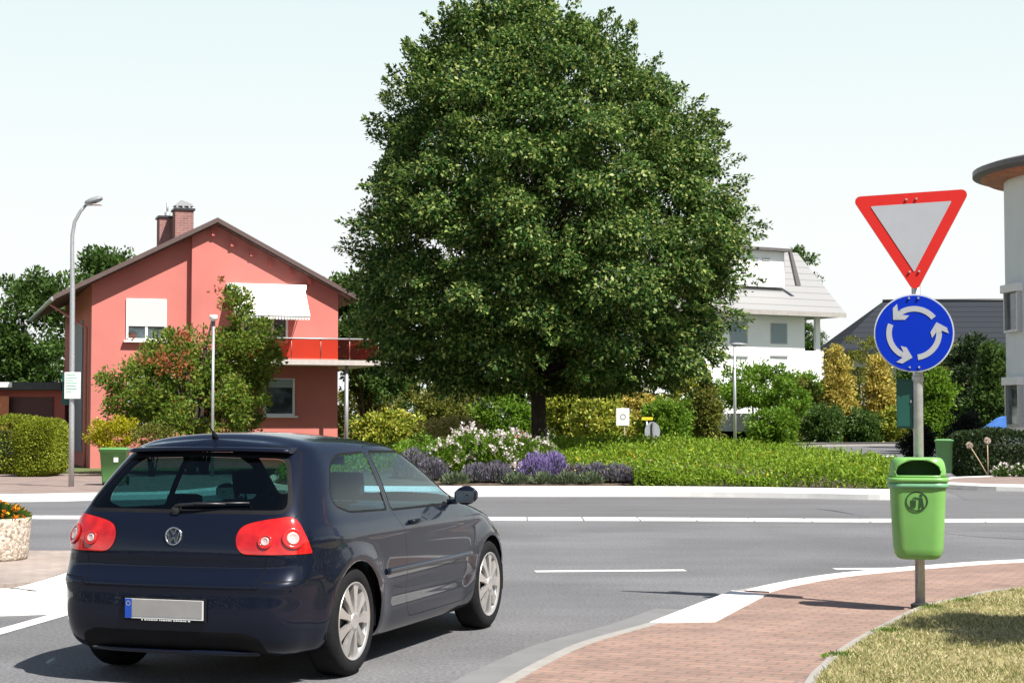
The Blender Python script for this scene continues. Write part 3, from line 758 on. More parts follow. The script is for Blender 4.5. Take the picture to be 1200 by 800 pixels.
# window boxes that stand off the curved wall on its left flank
def towerbox(py0, py1, lab):
    zz1 = at(1180, py0, Yt).z; zz0 = at(1180, py1, Yt).z
    ang = math.pi * 1.03
    Mx = Matrix.Rotation(ang, 4, 'Z')
    f = MB().box(rt - .06, rt + .12, -.55, .55, zz0, zz0 + .08, M=Mx).box(rt - .06, rt + .12, -.55, -.47, zz0 + .081, zz1 - .25, M=Mx).box(rt - .06, rt + .12, .47, .55, zz0 + .081, zz1 - .25, M=Mx).build('window', M['galv'], tw)
    MB().box(rt - .06, rt + .02, -.468, .468, zz0 + .085, zz1 - .26, M=Mx).build('pane', M['win'], f)
    MB().box(rt - .06, rt + .20, -.62, .62, zz1 - .248, zz1, 0.02, M=Mx).build('shutter_box', M['white_plastic'], f)
towerbox(331, 388, ''); towerbox(441, 500, '')
# ------------------------------------------------------------------ plants
def lobe(px, py, rx, ry, Y, dep=1.0, dY=0.0):
    c = at(px, py, Y + dY); k = Y / FPX
    return ((c.x, c.y, c.z), (rx * k, rx * k * dep, ry * k))
LM = {
 'maple': leafmat('maple_leaf', [(0.0, (0.020, 0.056, 0.014)), (0.42, (0.040, 0.100, 0.020)), (0.70, (0.110, 0.185, 0.036)), (1.0, (0.34, 0.39, 0.12))], 0.30),
 'green': leafmat('shrub_leaf', [(0.0, (0.035, 0.075, 0.016)), (0.6, (0.06, 0.12, 0.022)), (1.0, (0.10, 0.16, 0.04))], 0.3),
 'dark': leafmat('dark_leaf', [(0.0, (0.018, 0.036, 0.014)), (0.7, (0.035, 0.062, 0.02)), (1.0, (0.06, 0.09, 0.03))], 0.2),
 'black': leafmat('yew_needle', [(0.0, (0.006, 0.010, 0.006)), (1.0, (0.014, 0.022, 0.012))], 0.05),
 'bright': leafmat('bright_leaf', [(0.0, (0.07, 0.15, 0.012)), (0.6, (0.12, 0.23, 0.02)), (1.0, (0.19, 0.30, 0.04))], 0.35),
 'olive': leafmat('olive_leaf', [(0.0, (0.075, 0.10, 0.018)), (0.6, (0.145, 0.165, 0.030)), (1.0, (0.25, 0.25, 0.055))], 0.3),
 'yellow': leafmat('variegated_leaf', [(0.0, (0.06, 0.12, 0.015)), (0.4, (0.20, 0.26, 0.03)), (0.75, (0.42, 0.43, 0.05)), (1.0, (0.58, 0.55, 0.15))], 0.3),
 'gold': leafmat('golden_conifer_leaf', [(0.0, (0.17, 0.18, 0.03)), (0.5, (0.42, 0.34, 0.06)), (1.0, (0.60, 0.50, 0.14))], 0.25),
 'goldball': leafmat('gold_bush_leaf', [(0.0, (0.14, 0.17, 0.01)), (0.5, (0.34, 0.33, 0.012)), (1.0, (0.50, 0.45, 0.03))], 0.3),
 'redgreen': leafmat('red_tipped_leaf', [(0.0, (0.07, 0.13, 0.018)), (0.62, (0.14, 0.22, 0.030)), (0.95, (0.21, 0.24, 0.035)), (1.0, (0.24, 0.14, 0.04))], 0.35),
 'redtip': leafmat('red_shoot_leaf', [(0.0, (0.17, 0.13, 0.03)), (0.5, (0.30, 0.10, 0.04)), (1.0, (0.42, 0.13, 0.06))], 0.4),
 'cream': leafmat('cream_tuft_leaf', [(0.0, (0.25, 0.24, 0.07)), (1.0, (0.55, 0.48, 0.20))], 0.3),
 'hedge': leafmat('hedge_leaf', [(0.0, (0.09, 0.14, 0.012)), (0.6, (0.21, 0.26, 0.022)), (1.0, (0.33, 0.35, 0.04))], 0.3),
}
# ---- the big maple on the island
TY = 45.0
prof = [(458, 500, 770), (446, 462, 808), (425, 438, 834), (400, 418, 850), (370, 410, 866), (340, 404, 880), (310, 402, 886), (280, 400, 889), (258, 403, 882), (230, 412, 868), (200, 420, 862),
        (170, 424, 850), (140, 436, 832), (115, 448, 808), (90, 455, 784), (65, 468, 758), (45, 480, 732), (25, 503, 712), (10, 530, 694), (4, 548, 680), (-1, 590, 645)]
tcx = at(632, 500, TY).x
PZ = np.array([at(600, p[0], TY).z for p in prof]); PL = np.array([at(p[1], p[0], TY).x for p in prof]); PR = np.array([at(p[2], p[0], TY).x for p in prof])
tb = Vector((tcx, TY, mound_z(tcx, TY) - 0.1))
bt = empty('broadleaf_tree', tb, 0, 'large dense dark green tree with rounded crown standing on the planted roundabout island', 'tree')
def crown_pts(n, lo=0.0):
    out = []
    zmin, zmax = PZ.min(), PZ.max()
    ph = rng.uniform(0, 6.28, 8)
    while len(out) < n:
        z = rng.uniform(zmin, zmax); l = np.interp(z, PZ, PL); r = np.interp(z, PZ, PR)
        cx = (l + r) / 2; h = (r - l) / 2
        if rng.random() > h / 5.8: continue
        a = rng.uniform(0, 2 * math.pi); t = lo + (1 - lo) * rng.random() ** 0.6
        wob = 1 + 0.07 * math.sin(5*a + 1.3*z + ph[0]) + 0.05 * math.sin(9*a - 2.1*z + ph[1])
        hy = h * 0.95
        out.append((cx + math.cos(a) * (h - 0.25) * t * (wob if abs(math.cos(a)) < .95 else 1), TY + math.sin(a) * hy * t * wob, z))
    return np.array(out)
ctr = np.array([tcx, TY, 5.6])
P = []; Dd = []; Nh = []; C1 = []
LU = []
for _ in range(9000):
    c = crown_pts(1, 0.97)[0]
    z = c[2]; l = np.interp(z, PZ, PL); r = np.interp(z, PZ, PR); h = (r - l) / 2; mid = (l + r) / 2
    rad_ = rng.uniform(.55, 1.25)
    f = max(0.0, 1 - (rad_ * 1.0 + .12) / max(h, .5)) * rng.choice([1.0, 1.0, .90]); c = np.array([mid + (c[0] - mid) * f, TY + (c[1] - TY) * f, min(max(z, PZ.min() + rad_ * .55), PZ.max() - rad_ * .75)])
    if all(np.linalg.norm((c - q) * np.array([1, 1, 1.65])) > .90 * (rad_ + rq) for q, rq in LU): LU.append((c, rad_))
for c, rad_ in LU:
    C1.append(c)
    o = c - ctr; o[2] *= .7; o /= np.linalg.norm(o)
    k = int(3100 * rad_ ** 2 / .85); d = sphere_pts(k); d = d[(d @ o) > -.45]; k = len(d)
    # lumpy shell: radius modulated by a few small bumps
    bump = 1 + .13 * np.sin(d[:, 0] * 7 + c[0] * 3) * np.sin(d[:, 1] * 6 + c[1]) + .10 * np.sin(d[:, 2] * 9 + c[2] * 2 + d[:, 0] * 5)
    t_ = (1 - .5 * rng.random(k) ** 1.3) * bump + .11 * rng.normal(size=k)
    q = c + d * t_[:, None] * rad_ * np.array([1, 1, .60]); q[:, 2] -= .22 * (np.linalg.norm(q[:, :2] - c[:2], axis=1) / rad_) ** 2 * rad_
    P.append(q); Nh.append(d * .5 + np.array([0, 0, .7])); Dd.append(d * .45 + rng.normal(size=(k, 3)) * .6 + np.array([0, 0, -.35]))
C1 = np.array(C1); n1_ = len(C1)
C2 = crown_pts(400, 0.0); C2 = np.array([(tcx, TY, 0)]) * 1.0 + (C2 - np.array([(tcx, TY, 0)])) * np.array([.64, .64, 1]) ; C2[:, 2] = np.clip(C2[:, 2], PZ.min() + 1.1, PZ.max() - 1.0)
q, dd_ = clump_leaves(C2, rng.uniform(.35, .6, len(C2)), 150, .8, -.1); P.append(q); Dd.append(dd_); Nh.append(rng.normal(size=q.shape))
# loose sprays that break the outline
for _ in range(420):
    z = rng.uniform(PZ.min() + .4, PZ.max()); a_ = rng.uniform(0, 2*math.pi); l = np.interp(z, PZ, PL); r = np.interp(z, PZ, PR); h = (r - l) / 2
    if z > PZ.max() - 1.2: h *= rng.random()
    c = np.array([(l + r)/2 + math.cos(a_)*(h - .60), TY + math.sin(a_)*(h*.95 - .6), z]); o = c - np.array([tcx, TY, 4.5]); o[2] *= .8; o /= np.linalg.norm(o)
    ln = rng.uniform(.45, 1.0); k = int(120 * ln); t_ = rng.random((k, 1)); q = c + o * t_ * ln + rng.normal(size=(k, 3)) * .13 * (1.2 - t_)
    q[:, 2] -= .18 * (t_[:, 0] ** 2) * ln; P.append(q); Dd.append(o * .9 + rng.normal(size=(k, 3)) * .5 + np.array([0, 0, -.2])); Nh.append(np.tile(np.array([[0, 0, 1.0]]), (k, 1)))
P = np.vstack(P); Dd = np.vstack(Dd); Nh = np.vstack(Nh)
leaves_mesh('crown', P - np.array(tb), Dd, 0.112, LM['maple'], bt, 0.60, NN=Nh)
mb = MB()
mb.tube([(0, 0, -0.1), (0.01, 0, .12), (0.0, 0, .5), (-.02, 0, 1.4), (-.05, .02, 2.6), (.02, 0, 5), (.05, 0, 8.5), (0, 0, 11)], [.34, .26, .215, .20, .19, .16, .09, .03], 14)
mb.build('trunk', M['bark'], bt)
mb = MB()
idx = np.arange(n1_)
for i in idx:
    e = (Vector(C1[i]) - tb) * .98
    zs = min(max(2.2, e.z * 0.62 - 0.1 + rng.uniform(-.4, .4)), 9.5)
    s = Vector((0, 0, zs)); m1 = s.lerp(e, .45) + Vector((rng.uniform(-.25, .25), rng.uniform(-.25, .25), rng.uniform(0, .35)))
    r0 = 0.015 + .04 * (1 - zs / 11); mb.tube([s, m1, e], [r0, r0 * .6, .012], 5, cap=False)
mb.build('limb', M['bark'], bt)

# ---- shrubs and trees, each a thing
def B(name, lobes, nc, per, cr, leaf, mt, label, cat='shrub', group=None, **k): return bush(name, lobes, nc, per, cr, leaf, LM[mt], label, cat, group, **k)
# red tipped shrub tree before the red house
B('shrub_tree', [lobe(266, 440, 42, 72, 48), lobe(272, 368, 22, 34, 48), lobe(215, 455, 40, 55, 48), lobe(165, 465, 48, 44, 47.5), lobe(200, 425, 38, 42, 48), lobe(312, 420, 14, 26, 48), lobe(240, 480, 70, 40, 47), lobe(298, 420, 34, 36, 48)],
  300, 120, 0.32, 0.11, 'redgreen', 'loose green shrub tree with reddish shoot tips in front of the red house', 'tree', flat=.9, shell=.35, base=(at(240, 500, 48).x, 48, .1))
B('ornamental_shrub', [lobe(262, 345, 26, 22, 48.3), lobe(162, 385, 12, 18, 47.5), lobe(198, 425, 30, 30, 46.6), lobe(222, 400, 22, 30, 47)], 26, 24, 0.18, 0.10, 'redtip', 'reddish new shoots rising from the shrub tree before the red house', 'shrub', trunk=True, shell=.3, base=(at(225, 500, 47).x, 47, .1))
B('round_shrub', [lobe(132, 507, 26, 19, 46)], 60, 130, 0.2, 0.06, 'goldball', 'clipped bright yellow rounded bush behind the left wheelie bin')
B('small_shrub', [lobe(170, 512, 15, 12, 45.5), lobe(188, 508, 14, 14, 45.5)], 26, 80, 0.2, 0.07, 'olive', 'small pale green shrub right of the yellow bush')
# hedges left: clipped boxes
def hedge(x0, x1, y0, y1, z0, z1, n, leaf, mt, label, rnd=0.25, group=None):
    root = empty('clipped_hedge', ((x0+x1)/2, (y0+y1)/2, z0), 0, label, 'hedge', group)
    hx, hy, hz = (x1-x0)/2, (y1-y0)/2, (z1-z0)/2
    q = rng.uniform(-1, 1, (n, 3)); ax = rng.choice(3, n, p=np.array([hy*hz, hx*hz, hx*hy]) / (hy*hz + hx*hz + hx*hy))
    sg = np.sign(rng.uniform(-1, 1, n)); q[np.arange(n), ax] = sg * rng.uniform(0.86, 1.03, n)
    p = q * np.array([hx, hy, hz])
    inner = np.array([hx, hy, hz]) - rnd; cl = np.clip(p, -inner, inner); d = p - cl; l = np.linalg.norm(d, axis=1, keepdims=True)
    p = np.where(l > rnd, cl + d / np.maximum(l, 1e-6) * (rnd - .08 * rng.random((n, 1))), p)
    nn = p / np.array([hx, hy, hz]); D = nn * 0.6 + rng.normal(size=p.shape) * 0.7
    p[:, 2] += hz
    p += 0.05 * np.sin(p[:, [1, 2, 0]] * 4.0)
    leaves_mesh('foliage', p, D, leaf, LM[mt], root)
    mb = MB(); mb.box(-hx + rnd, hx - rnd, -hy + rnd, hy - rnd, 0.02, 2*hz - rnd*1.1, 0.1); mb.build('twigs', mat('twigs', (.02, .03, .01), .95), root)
    return root
xa = at(14, 520, 45).x; xb = at(62, 520, 45).x
hedge(xa, xb, 45, 46.8, .13, 1.62, 34000, .06, 'hedge', 'near block of clipped yellow green hedge right behind the left street lamp footway', .35)
hedge(at(-90, 520, 46).x, xa + .35, 47.2, 49, .13, 1.72, 22000, .07, 'hedge', 'set back block of clipped hedge at the left edge of the photo', .35)
hedge(at(1128, 520, 46).x, at(1330, 520, 46).x, 46.3, 48, .13, 1.35, 24000, .08, 'dark', 'dark green garden hedge in front of the round tower house', .35)
# left background trees
B('leafy_tree', [lobe(35, 390, 48, 62, 72), lobe(5, 430, 45, 50, 72), lobe(62, 350, 34, 42, 72), lobe(-40, 420, 60, 60, 72), lobe(50, 430, 30, 40, 71)], 170, 150, 0.75, 0.20, 'green', 'dark green leafy tree beside the left wall of the red house', 'tree', base=(at(30, 500, 72).x, 72, .1))
B('leafy_tree', [lobe(122, 308, 24, 17, 80), lobe(128, 335, 30, 25, 80)], 60, 110, 0.6, 0.2, 'green', 'treetop showing over the left roof slope of the red house', 'tree', base=(at(122, 500, 80).x, 80, .1))
B('leafy_tree', [lobe(425, 385, 24, 52, 62), lobe(408, 345, 14, 22, 62), lobe(440, 430, 32, 42, 62), lobe(410, 400, 14, 30, 61)], 130, 130, 0.5, 0.17, 'green', 'lighter green tree filling the gap between red house and the big tree', 'tree', base=(at(430, 500, 62).x, 62, .1))
# middle shrubs
mid = [
 (425, 480, 38, 38, 68, 'olive', 'olive green shrub behind the balcony post of the red house'),
 (470, 478, 42, 40, 67, 'olive', 'mid green shrub mass right of the balcony post'),
 (455, 502, 36, 18, 58, 'yellow', 'low olive shrub just above the car roof'),
 (530, 470, 40, 32, 68, 'olive', 'yellowish olive shrub under the lower left of the big crown'),
 (505, 450, 40, 40, 75, 'green', 'tall green shrub seen left of the tree trunk'),
 (590, 482, 32, 30, 66, 'bright', 'fresh green shrub just left of the tree trunk'),
 (662, 478, 26, 28, 66, 'yellow', 'yellow variegated shrub just right of the tree trunk'),
 (703, 485, 30, 27, 61, 'yellow', 'yellow variegated shrub behind the small white square sign'),
 (745, 484, 26, 32, 63, 'gold', 'orange tinged shrub between the two small signs of the island'),
 (782, 492, 26, 26, 60, 'bright', 'light green shrub behind the round sign back'),
 (806, 470, 24, 48, 64, 'yellow', 'tall yellow green shrub at the right end of the shrub row'),
 (826, 478, 14, 40, 63, 'olive', 'narrow olive shrub beside the carport'),
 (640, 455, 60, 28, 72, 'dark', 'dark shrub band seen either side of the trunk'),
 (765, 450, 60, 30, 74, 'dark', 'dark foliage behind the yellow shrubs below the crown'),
]
for px, py, rx, ry, Y, k, lab in mid:
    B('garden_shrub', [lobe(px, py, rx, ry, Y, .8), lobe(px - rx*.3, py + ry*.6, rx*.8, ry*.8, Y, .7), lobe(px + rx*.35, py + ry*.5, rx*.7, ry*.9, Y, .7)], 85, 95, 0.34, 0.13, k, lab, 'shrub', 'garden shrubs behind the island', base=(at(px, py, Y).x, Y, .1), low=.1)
# right group
right = [
 ([(885, 453, 46, 25), (866, 460, 24, 18), (918, 468, 28, 24)], 82, 'bright', 'broad bright green round headed tree before the white house', 'tree'),
 ([(906, 503, 25, 22)], 76, 'bright', 'low bright green bush under the round headed tree', 'shrub'),
 ([(932, 480, 26, 40), (938, 505, 22, 20)], 88, 'olive', 'olive green conifer left of the tall golden one', 'shrub'),
 ([(948, 462, 20, 26), (958, 478, 22, 24)], 90, 'bright', 'yellowish green shrub between the white house parapet and the golden conifer', 'shrub'),
 ([(966, 500, 22, 24)], 84, 'green', 'green bush at the foot of the tall golden conifer', 'shrub'),
 ([(980, 426, 9, 20), (983, 450, 15, 30), (989, 492, 19, 28), (980, 474, 17, 28)], 87, 'gold', 'taller golden yellow conifer', 'conifer'),
 ([(1008, 430, 34, 36), (1020, 460, 36, 40)], 98, 'olive', 'brownish olive tree standing behind the golden conifers', 'tree'),
 ([(1029, 434, 9, 18), (1030, 458, 14, 26), (1034, 488, 17, 26)], 88, 'gold', 'smaller golden conifer left of the sign post', 'conifer'),
 ([(1012, 502, 22, 20)], 86, 'green', 'green bush between the two golden conifers', 'shrub'),
 ([(1050, 500, 18, 22)], 86, 'yellow', 'yellow green bush behind the sign post', 'shrub'),
 ([(950, 400, 16, 22), (945, 425, 20, 20)], 118, 'green', 'green tree showing behind the corner loggia of the white house', 'tree'),
 ([(1098, 470, 17, 36), (1095, 498, 20, 22)], 70, 'bright', 'yellow green shrub right of the sign post', 'shrub'),
 ([(1135, 420, 20, 32), (1128, 455, 30, 40), (1140, 480, 36, 30)], 72, 'dark', 'dark green conifer left of the round tower house', 'conifer'),
 ([(1165, 440, 18, 36), (1160, 480, 26, 30)], 66, 'green', 'green shrub touching the left side of the tower house', 'shrub'),
 ([(1105, 430, 22, 30), (1112, 470, 26, 34)], 78, 'olive', 'olive tree behind the dark conifer', 'tree'),
 ([(1070, 455, 20, 35), (1072, 480, 22, 30)], 92, 'green', 'green tree hidden behind the sign post', 'tree'),
 ([(1076, 520, 20, 20)], 57, 'black', 'almost black round bush behind the sign post', 'shrub'),
 ([(1132, 508, 24, 22)], 56, 'black', 'almost black bush above the right wheelie bin', 'shrub'),
]
for lb_, Y, k, lab, cat in right:
    nc = 60 + 30 * len(lb_)
    B({'tree': 'garden_tree', 'conifer': 'garden_conifer', 'shrub': 'garden_shrub'}[cat], [lobe(*l, Y, .9) for l in lb_], nc, 90, 0.36 if Y > 60 else .22, 0.15 if Y > 60 else .07, k, lab, cat, base=(at(lb_[0][0], 500, Y).x, Y, .57 if Y > 83 else .12), low=.62 if Y > 83 else .1)
B('background_tree', [lobe(940, 301, 12, 9, 130), lobe(925, 330, 30, 22, 130)], 40, 90, .6, .25, 'green', 'treetop peeping over the roof ridge of the white house', 'tree', base=(at(930, 400, 130).x, 130, .1))
# tree outside the frame to the right which shades the near turf
B('street_tree', [((5.75, 10.7, 3.2), (1.0, .95, 0.7))], 95, 150, .3, .10, 'green', 'small street tree right of the near turf, outside the photo', 'tree', base=(5.75, 10.7, .03), shell=.3)
# distant band of trees so the horizon is closed
def band(x0, x1, Y, h, n, name, label):
    X = rng.uniform(x0, x1, n); hh = h * (0.75 + .25*np.sin(X*.09) + .12*np.sin(X*.31+1))
    P = np.stack([X, Y + rng.uniform(-6, 6, n), hh * rng.random(n) ** .7], 1)
    o = leaves_mesh(name, P, rng.normal(size=P.shape), .9, LM['dark']); tag(o, label, 'woods', kind='stuff')
band(-150, 170, 190, 4.6, 14000, 'far_woods', 'low dark band of distant trees behind the houses')

def side_band(pts, h, n, name, label):  # dark leaf rows added out of view so the car paint reflects less sky
    a = np.array(pts, float); seg_ = rng.integers(0, len(a) - 1, n); t = rng.random((n, 1)); X = a[seg_] * (1 - t) + a[seg_ + 1] * t
    P = np.column_stack([X + rng.normal(size=X.shape) * 1.2, h * (0.8 + .2*np.sin(X[:, 0]*.5 + X[:, 1]*.4)) * rng.random(n) ** .8])
    tag(leaves_mesh(name, P, rng.normal(size=P.shape), .55, LM['dark']), label, 'trees', kind='stuff')
side_band([(13, -34), (19, -18), (22, 0), (26, 16), (34, 34)], 7.0, 16000, 'roadside_trees', 'dense row of street trees along the right side of the road outside the photo')
side_band([(13, -34), (-2, -30), (-18, -26), (-26, -8), (-30, 12)], 6.5, 16000, 'roadside_trees', 'dense row of trees behind the viewpoint outside the photo')
# ---- island planting
def isl_sample(n, cond, dens=None):
    out = []
    while len(out) < n:
        x = rng.uniform(-7, 11.2); y = rng.uniform(34.5, 58)
        if not in_poly(x, y, isl_in2): continue
        if cond(x, y): out.append((x, y, mound_z(x, y)))
    return np.array(out)
isl_in2 = offs(isl, 0.42, True)
xg = at(655, 560, 35).x
# ground cover over the whole mound (green with yellow specks)
g0 = isl_sample(135000, lambda x, y: (x > 2.9 + .3*math.sin(y*3)) or y > 38.8 + .3*math.sin(x*2))
e0 = []
while len(e0) < 26000:
    i_ = rng.integers(0, 720); a_ = -math.pi + 2*math.pi*(i_+.5)/720
    if math.sin(a_) > .3: continue
    r_ = ISR[i_] * rng.uniform(.955, .998); x_, y_ = ISC.x + math.cos(a_)*r_, ISC.y + math.sin(a_)*r_
    if x_ > 2.6: e0.append((x_, y_, mound_z(x_, y_)))
g0 = np.vstack([g0, np.array(e0)])
def fcap(a): 
    v = a[:, :2] - np.array([ISC.x, ISC.y]); an = np.arctan2(v[:, 1], v[:, 0]); i = ((an + math.pi) / (2*math.pi) * 720).astype(int) % 720
    return np.clip((1 - np.linalg.norm(v, axis=1) / np.array(ISR)[i]) * 7 + .7, .7, 1)
hgt = 0.16 + .10 * np.sin(g0[:, 0] * 1.7) * np.cos(g0[:, 1] * 1.3) + .09 * np.sin(g0[:, 0] * 4.1 + g0[:, 1] * 3)
front = fcap(g0)
g0[:, 2] += (np.abs(hgt) + .15) * rng.random(len(g0)) ** .6 * front * 1.25
tag(leaves_mesh('ground_cover', g0, rng.normal(size=g0.shape) * .7 + np.array([0, 0, .55]), .085, leafmat('ground_cover_leaf', [(0, (.085, .17, .014)), (.6, (.17, .29, .022)), (1, (.30, .39, .04))], .3), None, .38),
    'low bright green ground cover on the island mound', 'ground cover', kind='stuff')
g1 = isl_sample(1100, lambda x, y: x > 1.2 and rng.random() < .5 + .5*math.sin(x*2)*math.sin(y*1.7))
g1[:, 2] += .28 * fcap(g1) + .08 * rng.random(len(g1))
tag(leaves_mesh('yellow_blossoms', g1, rng.normal(size=g1.shape) + np.array([0, 0, .5]), .055, leafmat('yellow_petal', [(0, (.42, .24, .02)), (1, (.55, .40, .03))], .2), None, .9),
    'small yellow blossoms scattered over the ground cover', 'flowers', kind='stuff')
# lavender plants: each a cushion of spikes
def lav_mat(n, a, b): return leafmat(n, [(0, a), (1, b)], .15)
LM['lavleaf'] = lav_mat('lavender_leaf', (.09, .13, .07), (.17, .21, .12))
LM['lavflower'] = lav_mat('lavender_flower', (.17, .12, .31), (.31, .24, .47))
LM['lavdull'] = lav_mat('faded_lavender_flower', (.10, .095, .12), (.19, .175, .21))
def lavender(px, Y, w, h, fl, label, n=1500):
    Y += 2.3; c = at(px, 540, Y); x, y = c.x, Y; z = mound_z(x, y)
    root = empty('lavender_plant', (x, y, z), 0, label, 'plant', 'lavender along the island kerb')
    w *= rng.uniform(.85, 1.2); h *= rng.uniform(.8, 1.05); d = sphere_pts(n); d[:, 2] = np.abs(d[:, 2]); p = d * np.array([w, w * .8, h]) * rng.uniform(.2, .75, (n, 1))
    leaves_mesh('foliage', p, d + np.array([0, 0, .6]), .10, LM['lavleaf'], root, .22)
    m_ = int(n * .9); d = sphere_pts(m_); d[:, 2] = np.abs(d[:, 2]) * 1.1; p = d * np.array([w, w * .8, h]) * rng.uniform(.6, 1.08, (m_, 1))
    leaves_mesh('flower_spikes', p, d * .5 + np.array([0, 0, 1.0]), .085, LM[fl], root, .34)
for px, Y, w, h, fl, lab in [
  (627, 35.9, .34, .50, 'lavflower', 'strong violet lavender cushion, left one of the violet pair before the trunk'), (648, 36.1, .32, .46, 'lavflower', 'strong violet lavender cushion, right one of the violet pair before the trunk'),
  (485, 36.0, .38, .55, 'lavdull', 'purple grey lavender emerging beside the car mirror'), (507, 35.6, .34, .42, 'lavdull', 'greyish lavender cushion left of the rose bush'),
  (560, 35.2, .34, .36, 'lavdull', 'lavender tuft in front of the rose bush'), (583, 35.2, .34, .38, 'lavdull', 'lavender tuft under the right half of the rose bush'),
  (676, 35.4, .36, .34, 'lavdull', 'faded lavender cushion next to the violet pair'), (699, 35.3, .38, .34, 'lavdull', 'faded lavender, second one right of the violet pair'), (722, 35.2, .36, .32, 'lavdull', 'faded lavender, third one right of the violet pair'), (745, 35.1, .34, .26, 'lavdull', 'rightmost faded lavender on the island edge')]:
    lavender(px, Y, w, h, fl, lab)
# grey green edging tufts in front
for px in (533, 606, 636, 664, 692, 760, 778):
    c = at(px, 560, 37.2); z = mound_z(c.x, 37.2)
    root = empty('edging_tuft', (c.x, 37.2, z), 0, 'grey green leafy tuft behind the white island kerb', 'plant', 'grey green tufts along the island kerb')
    d = sphere_pts(500); d[:, 2] = abs(d[:, 2]); leaves_mesh('foliage', d * np.array([.3, .2, .2]) * rng.random((500, 1)) ** .5, d + np.array([0, 0, .7]), .11, LM['lavleaf'], root, .25)
# rose bushes with pale blossoms
LM['rose'] = leafmat('rose_petal', [(0, (.58, .50, .48)), (.6, (.72, .68, .66)), (1, (.74, .58, .60))], .3)
LM['pinkrose'] = leafmat('pink_rose_petal', [(0, (.55, .16, .24)), (1, (.70, .30, .38))], .3)
def rose(px, Y, w, top, label, nf, fm='rose', n=2600):
    Y += 2.3; c = at(px, 540, Y); z = mound_z(c.x, Y); h = at(px, top, Y).z - z
    root = empty('rose_bush', (c.x, Y, z), 0, label, 'shrub', 'rose bushes on the island')
    d = sphere_pts(n); d[:, 2] = d[:, 2] * .5 + .5; p = d * np.array([w, w * .8, h * .93]) * rng.uniform(.35, .97, (n, 1)); p[:, 2] = np.maximum(p[:, 2], .02)
    leaves_mesh('foliage', p, d + np.array([0, 0, .2]), .09, LM['bright'], root, .6)
    C = sphere_pts(nf * 6); C[:, 2] = np.abs(C[:, 2]); sel = C[(C[:, 1] < .5) & (C[:, 2] > .12)][:nf]
    C = sel * np.array([w, w * .8, h]) * rng.uniform(.9, 1.05, (len(sel), 1))
    P, D = clump_leaves(C, np.full(len(C), .07), 8, .8, .1)
    leaves_mesh('blossoms', P, D, .062, LM[fm], root, .95)
    mb = MB()
    for k in range(6):
        a = random.uniform(0, 6.28); mb.tube([(0, 0, 0), (w*.4*math.cos(a), w*.3*math.sin(a), h*.45), (w*.6*math.cos(a), w*.5*math.sin(a), h*.8)], [.015, .01, .006], 5)
    mb.build('stem', M['bark'], root)
for a in [(520, 36.3, .50, 512, 'pale rose bush leftmost on the island next to the car mirror', 42), (548, 36.9, .62, 498, 'tall rose bush full of white blossoms', 60), (578, 36.4, .58, 500, 'white rose bush in the middle of the rose group', 60),
          (604, 36.8, .56, 504, 'white rose bush just left of the violet lavender', 52), (633, 37.6, .45, 512, 'rose bush behind the violet lavender at the trunk', 30)]: rose(*a)
rose(615, 38.2, .35, 508, 'rose bush with deeper pink blossoms beside the trunk', 20, 'pinkrose', 900)
B('grass_tuft', [lobe(528, 505, 34, 13, 43)], 34, 80, .2, .12, 'cream', 'pale cream yellow tuft of foliage behind the rose bushes', 'plant', aspect=.25, trunk=False, base=(at(528, 505, 43).x, 43, .5))
B('low_bush', [lobe(492, 527, 36, 14, 41)], 40, 90, .2, .08, 'bright', 'low yellow green bush behind the car mirror', 'shrub', base=(at(492, 527, 41).x, 41, .4))

# ---- near turf: blades
n = 150000; pts = []
tp = turf_poly
while len(pts) < n:
    x = rng.uniform(.8, 8.5, 4000); y = rng.uniform(5.2, 19, 4000)
    for a, b in zip(x, y):
        if abs(a) < b * .33 + 1.3 and (b > 7.4 or rng.random() < .5) and in_poly(a, b, tp) and rng.random() < .35 + .65 * (math.sin(a*3.1+b*1.3) * math.sin(b*2.7-a) > -.35): pts.append((a, b))
pts = np.array(pts[:n]); P = np.column_stack([pts, np.full(len(pts), NH + .012)])
tag(leaves_mesh('turf', P, rng.normal(size=P.shape) * np.array([.75, .75, .3]) + np.array([0, 0, .62]), .040, leafmat('turf_blade', [(0, (.09, .14, .03)), (.28, (.21, .23, .07)), (.5, (.42, .38, .19)), (1, (.60, .54, .32))], .3), None, .13),
    'short dry yellowish grass beside the brick footway', 'grass', kind='stuff')
# weeds at the pole foot and along the edging
for px, py in ((1092, 714), (1040, 742), (985, 770), (1128, 706)):
    g_ = gp(px, py, NH + .01); root = empty('weed_tuft', (g_[0], g_[1], NH + .01), 0, 'small green weed tuft growing at the edging kerb', 'plant', 'weed tufts along the edging')
    d = sphere_pts(260); d[:, 2] = abs(d[:, 2]); leaves_mesh('foliage', d * np.array([.12, .08, .03]) * rng.random((260, 1)), d + np.array([0, 0, .3]), .03, LM['bright'], root, .25)
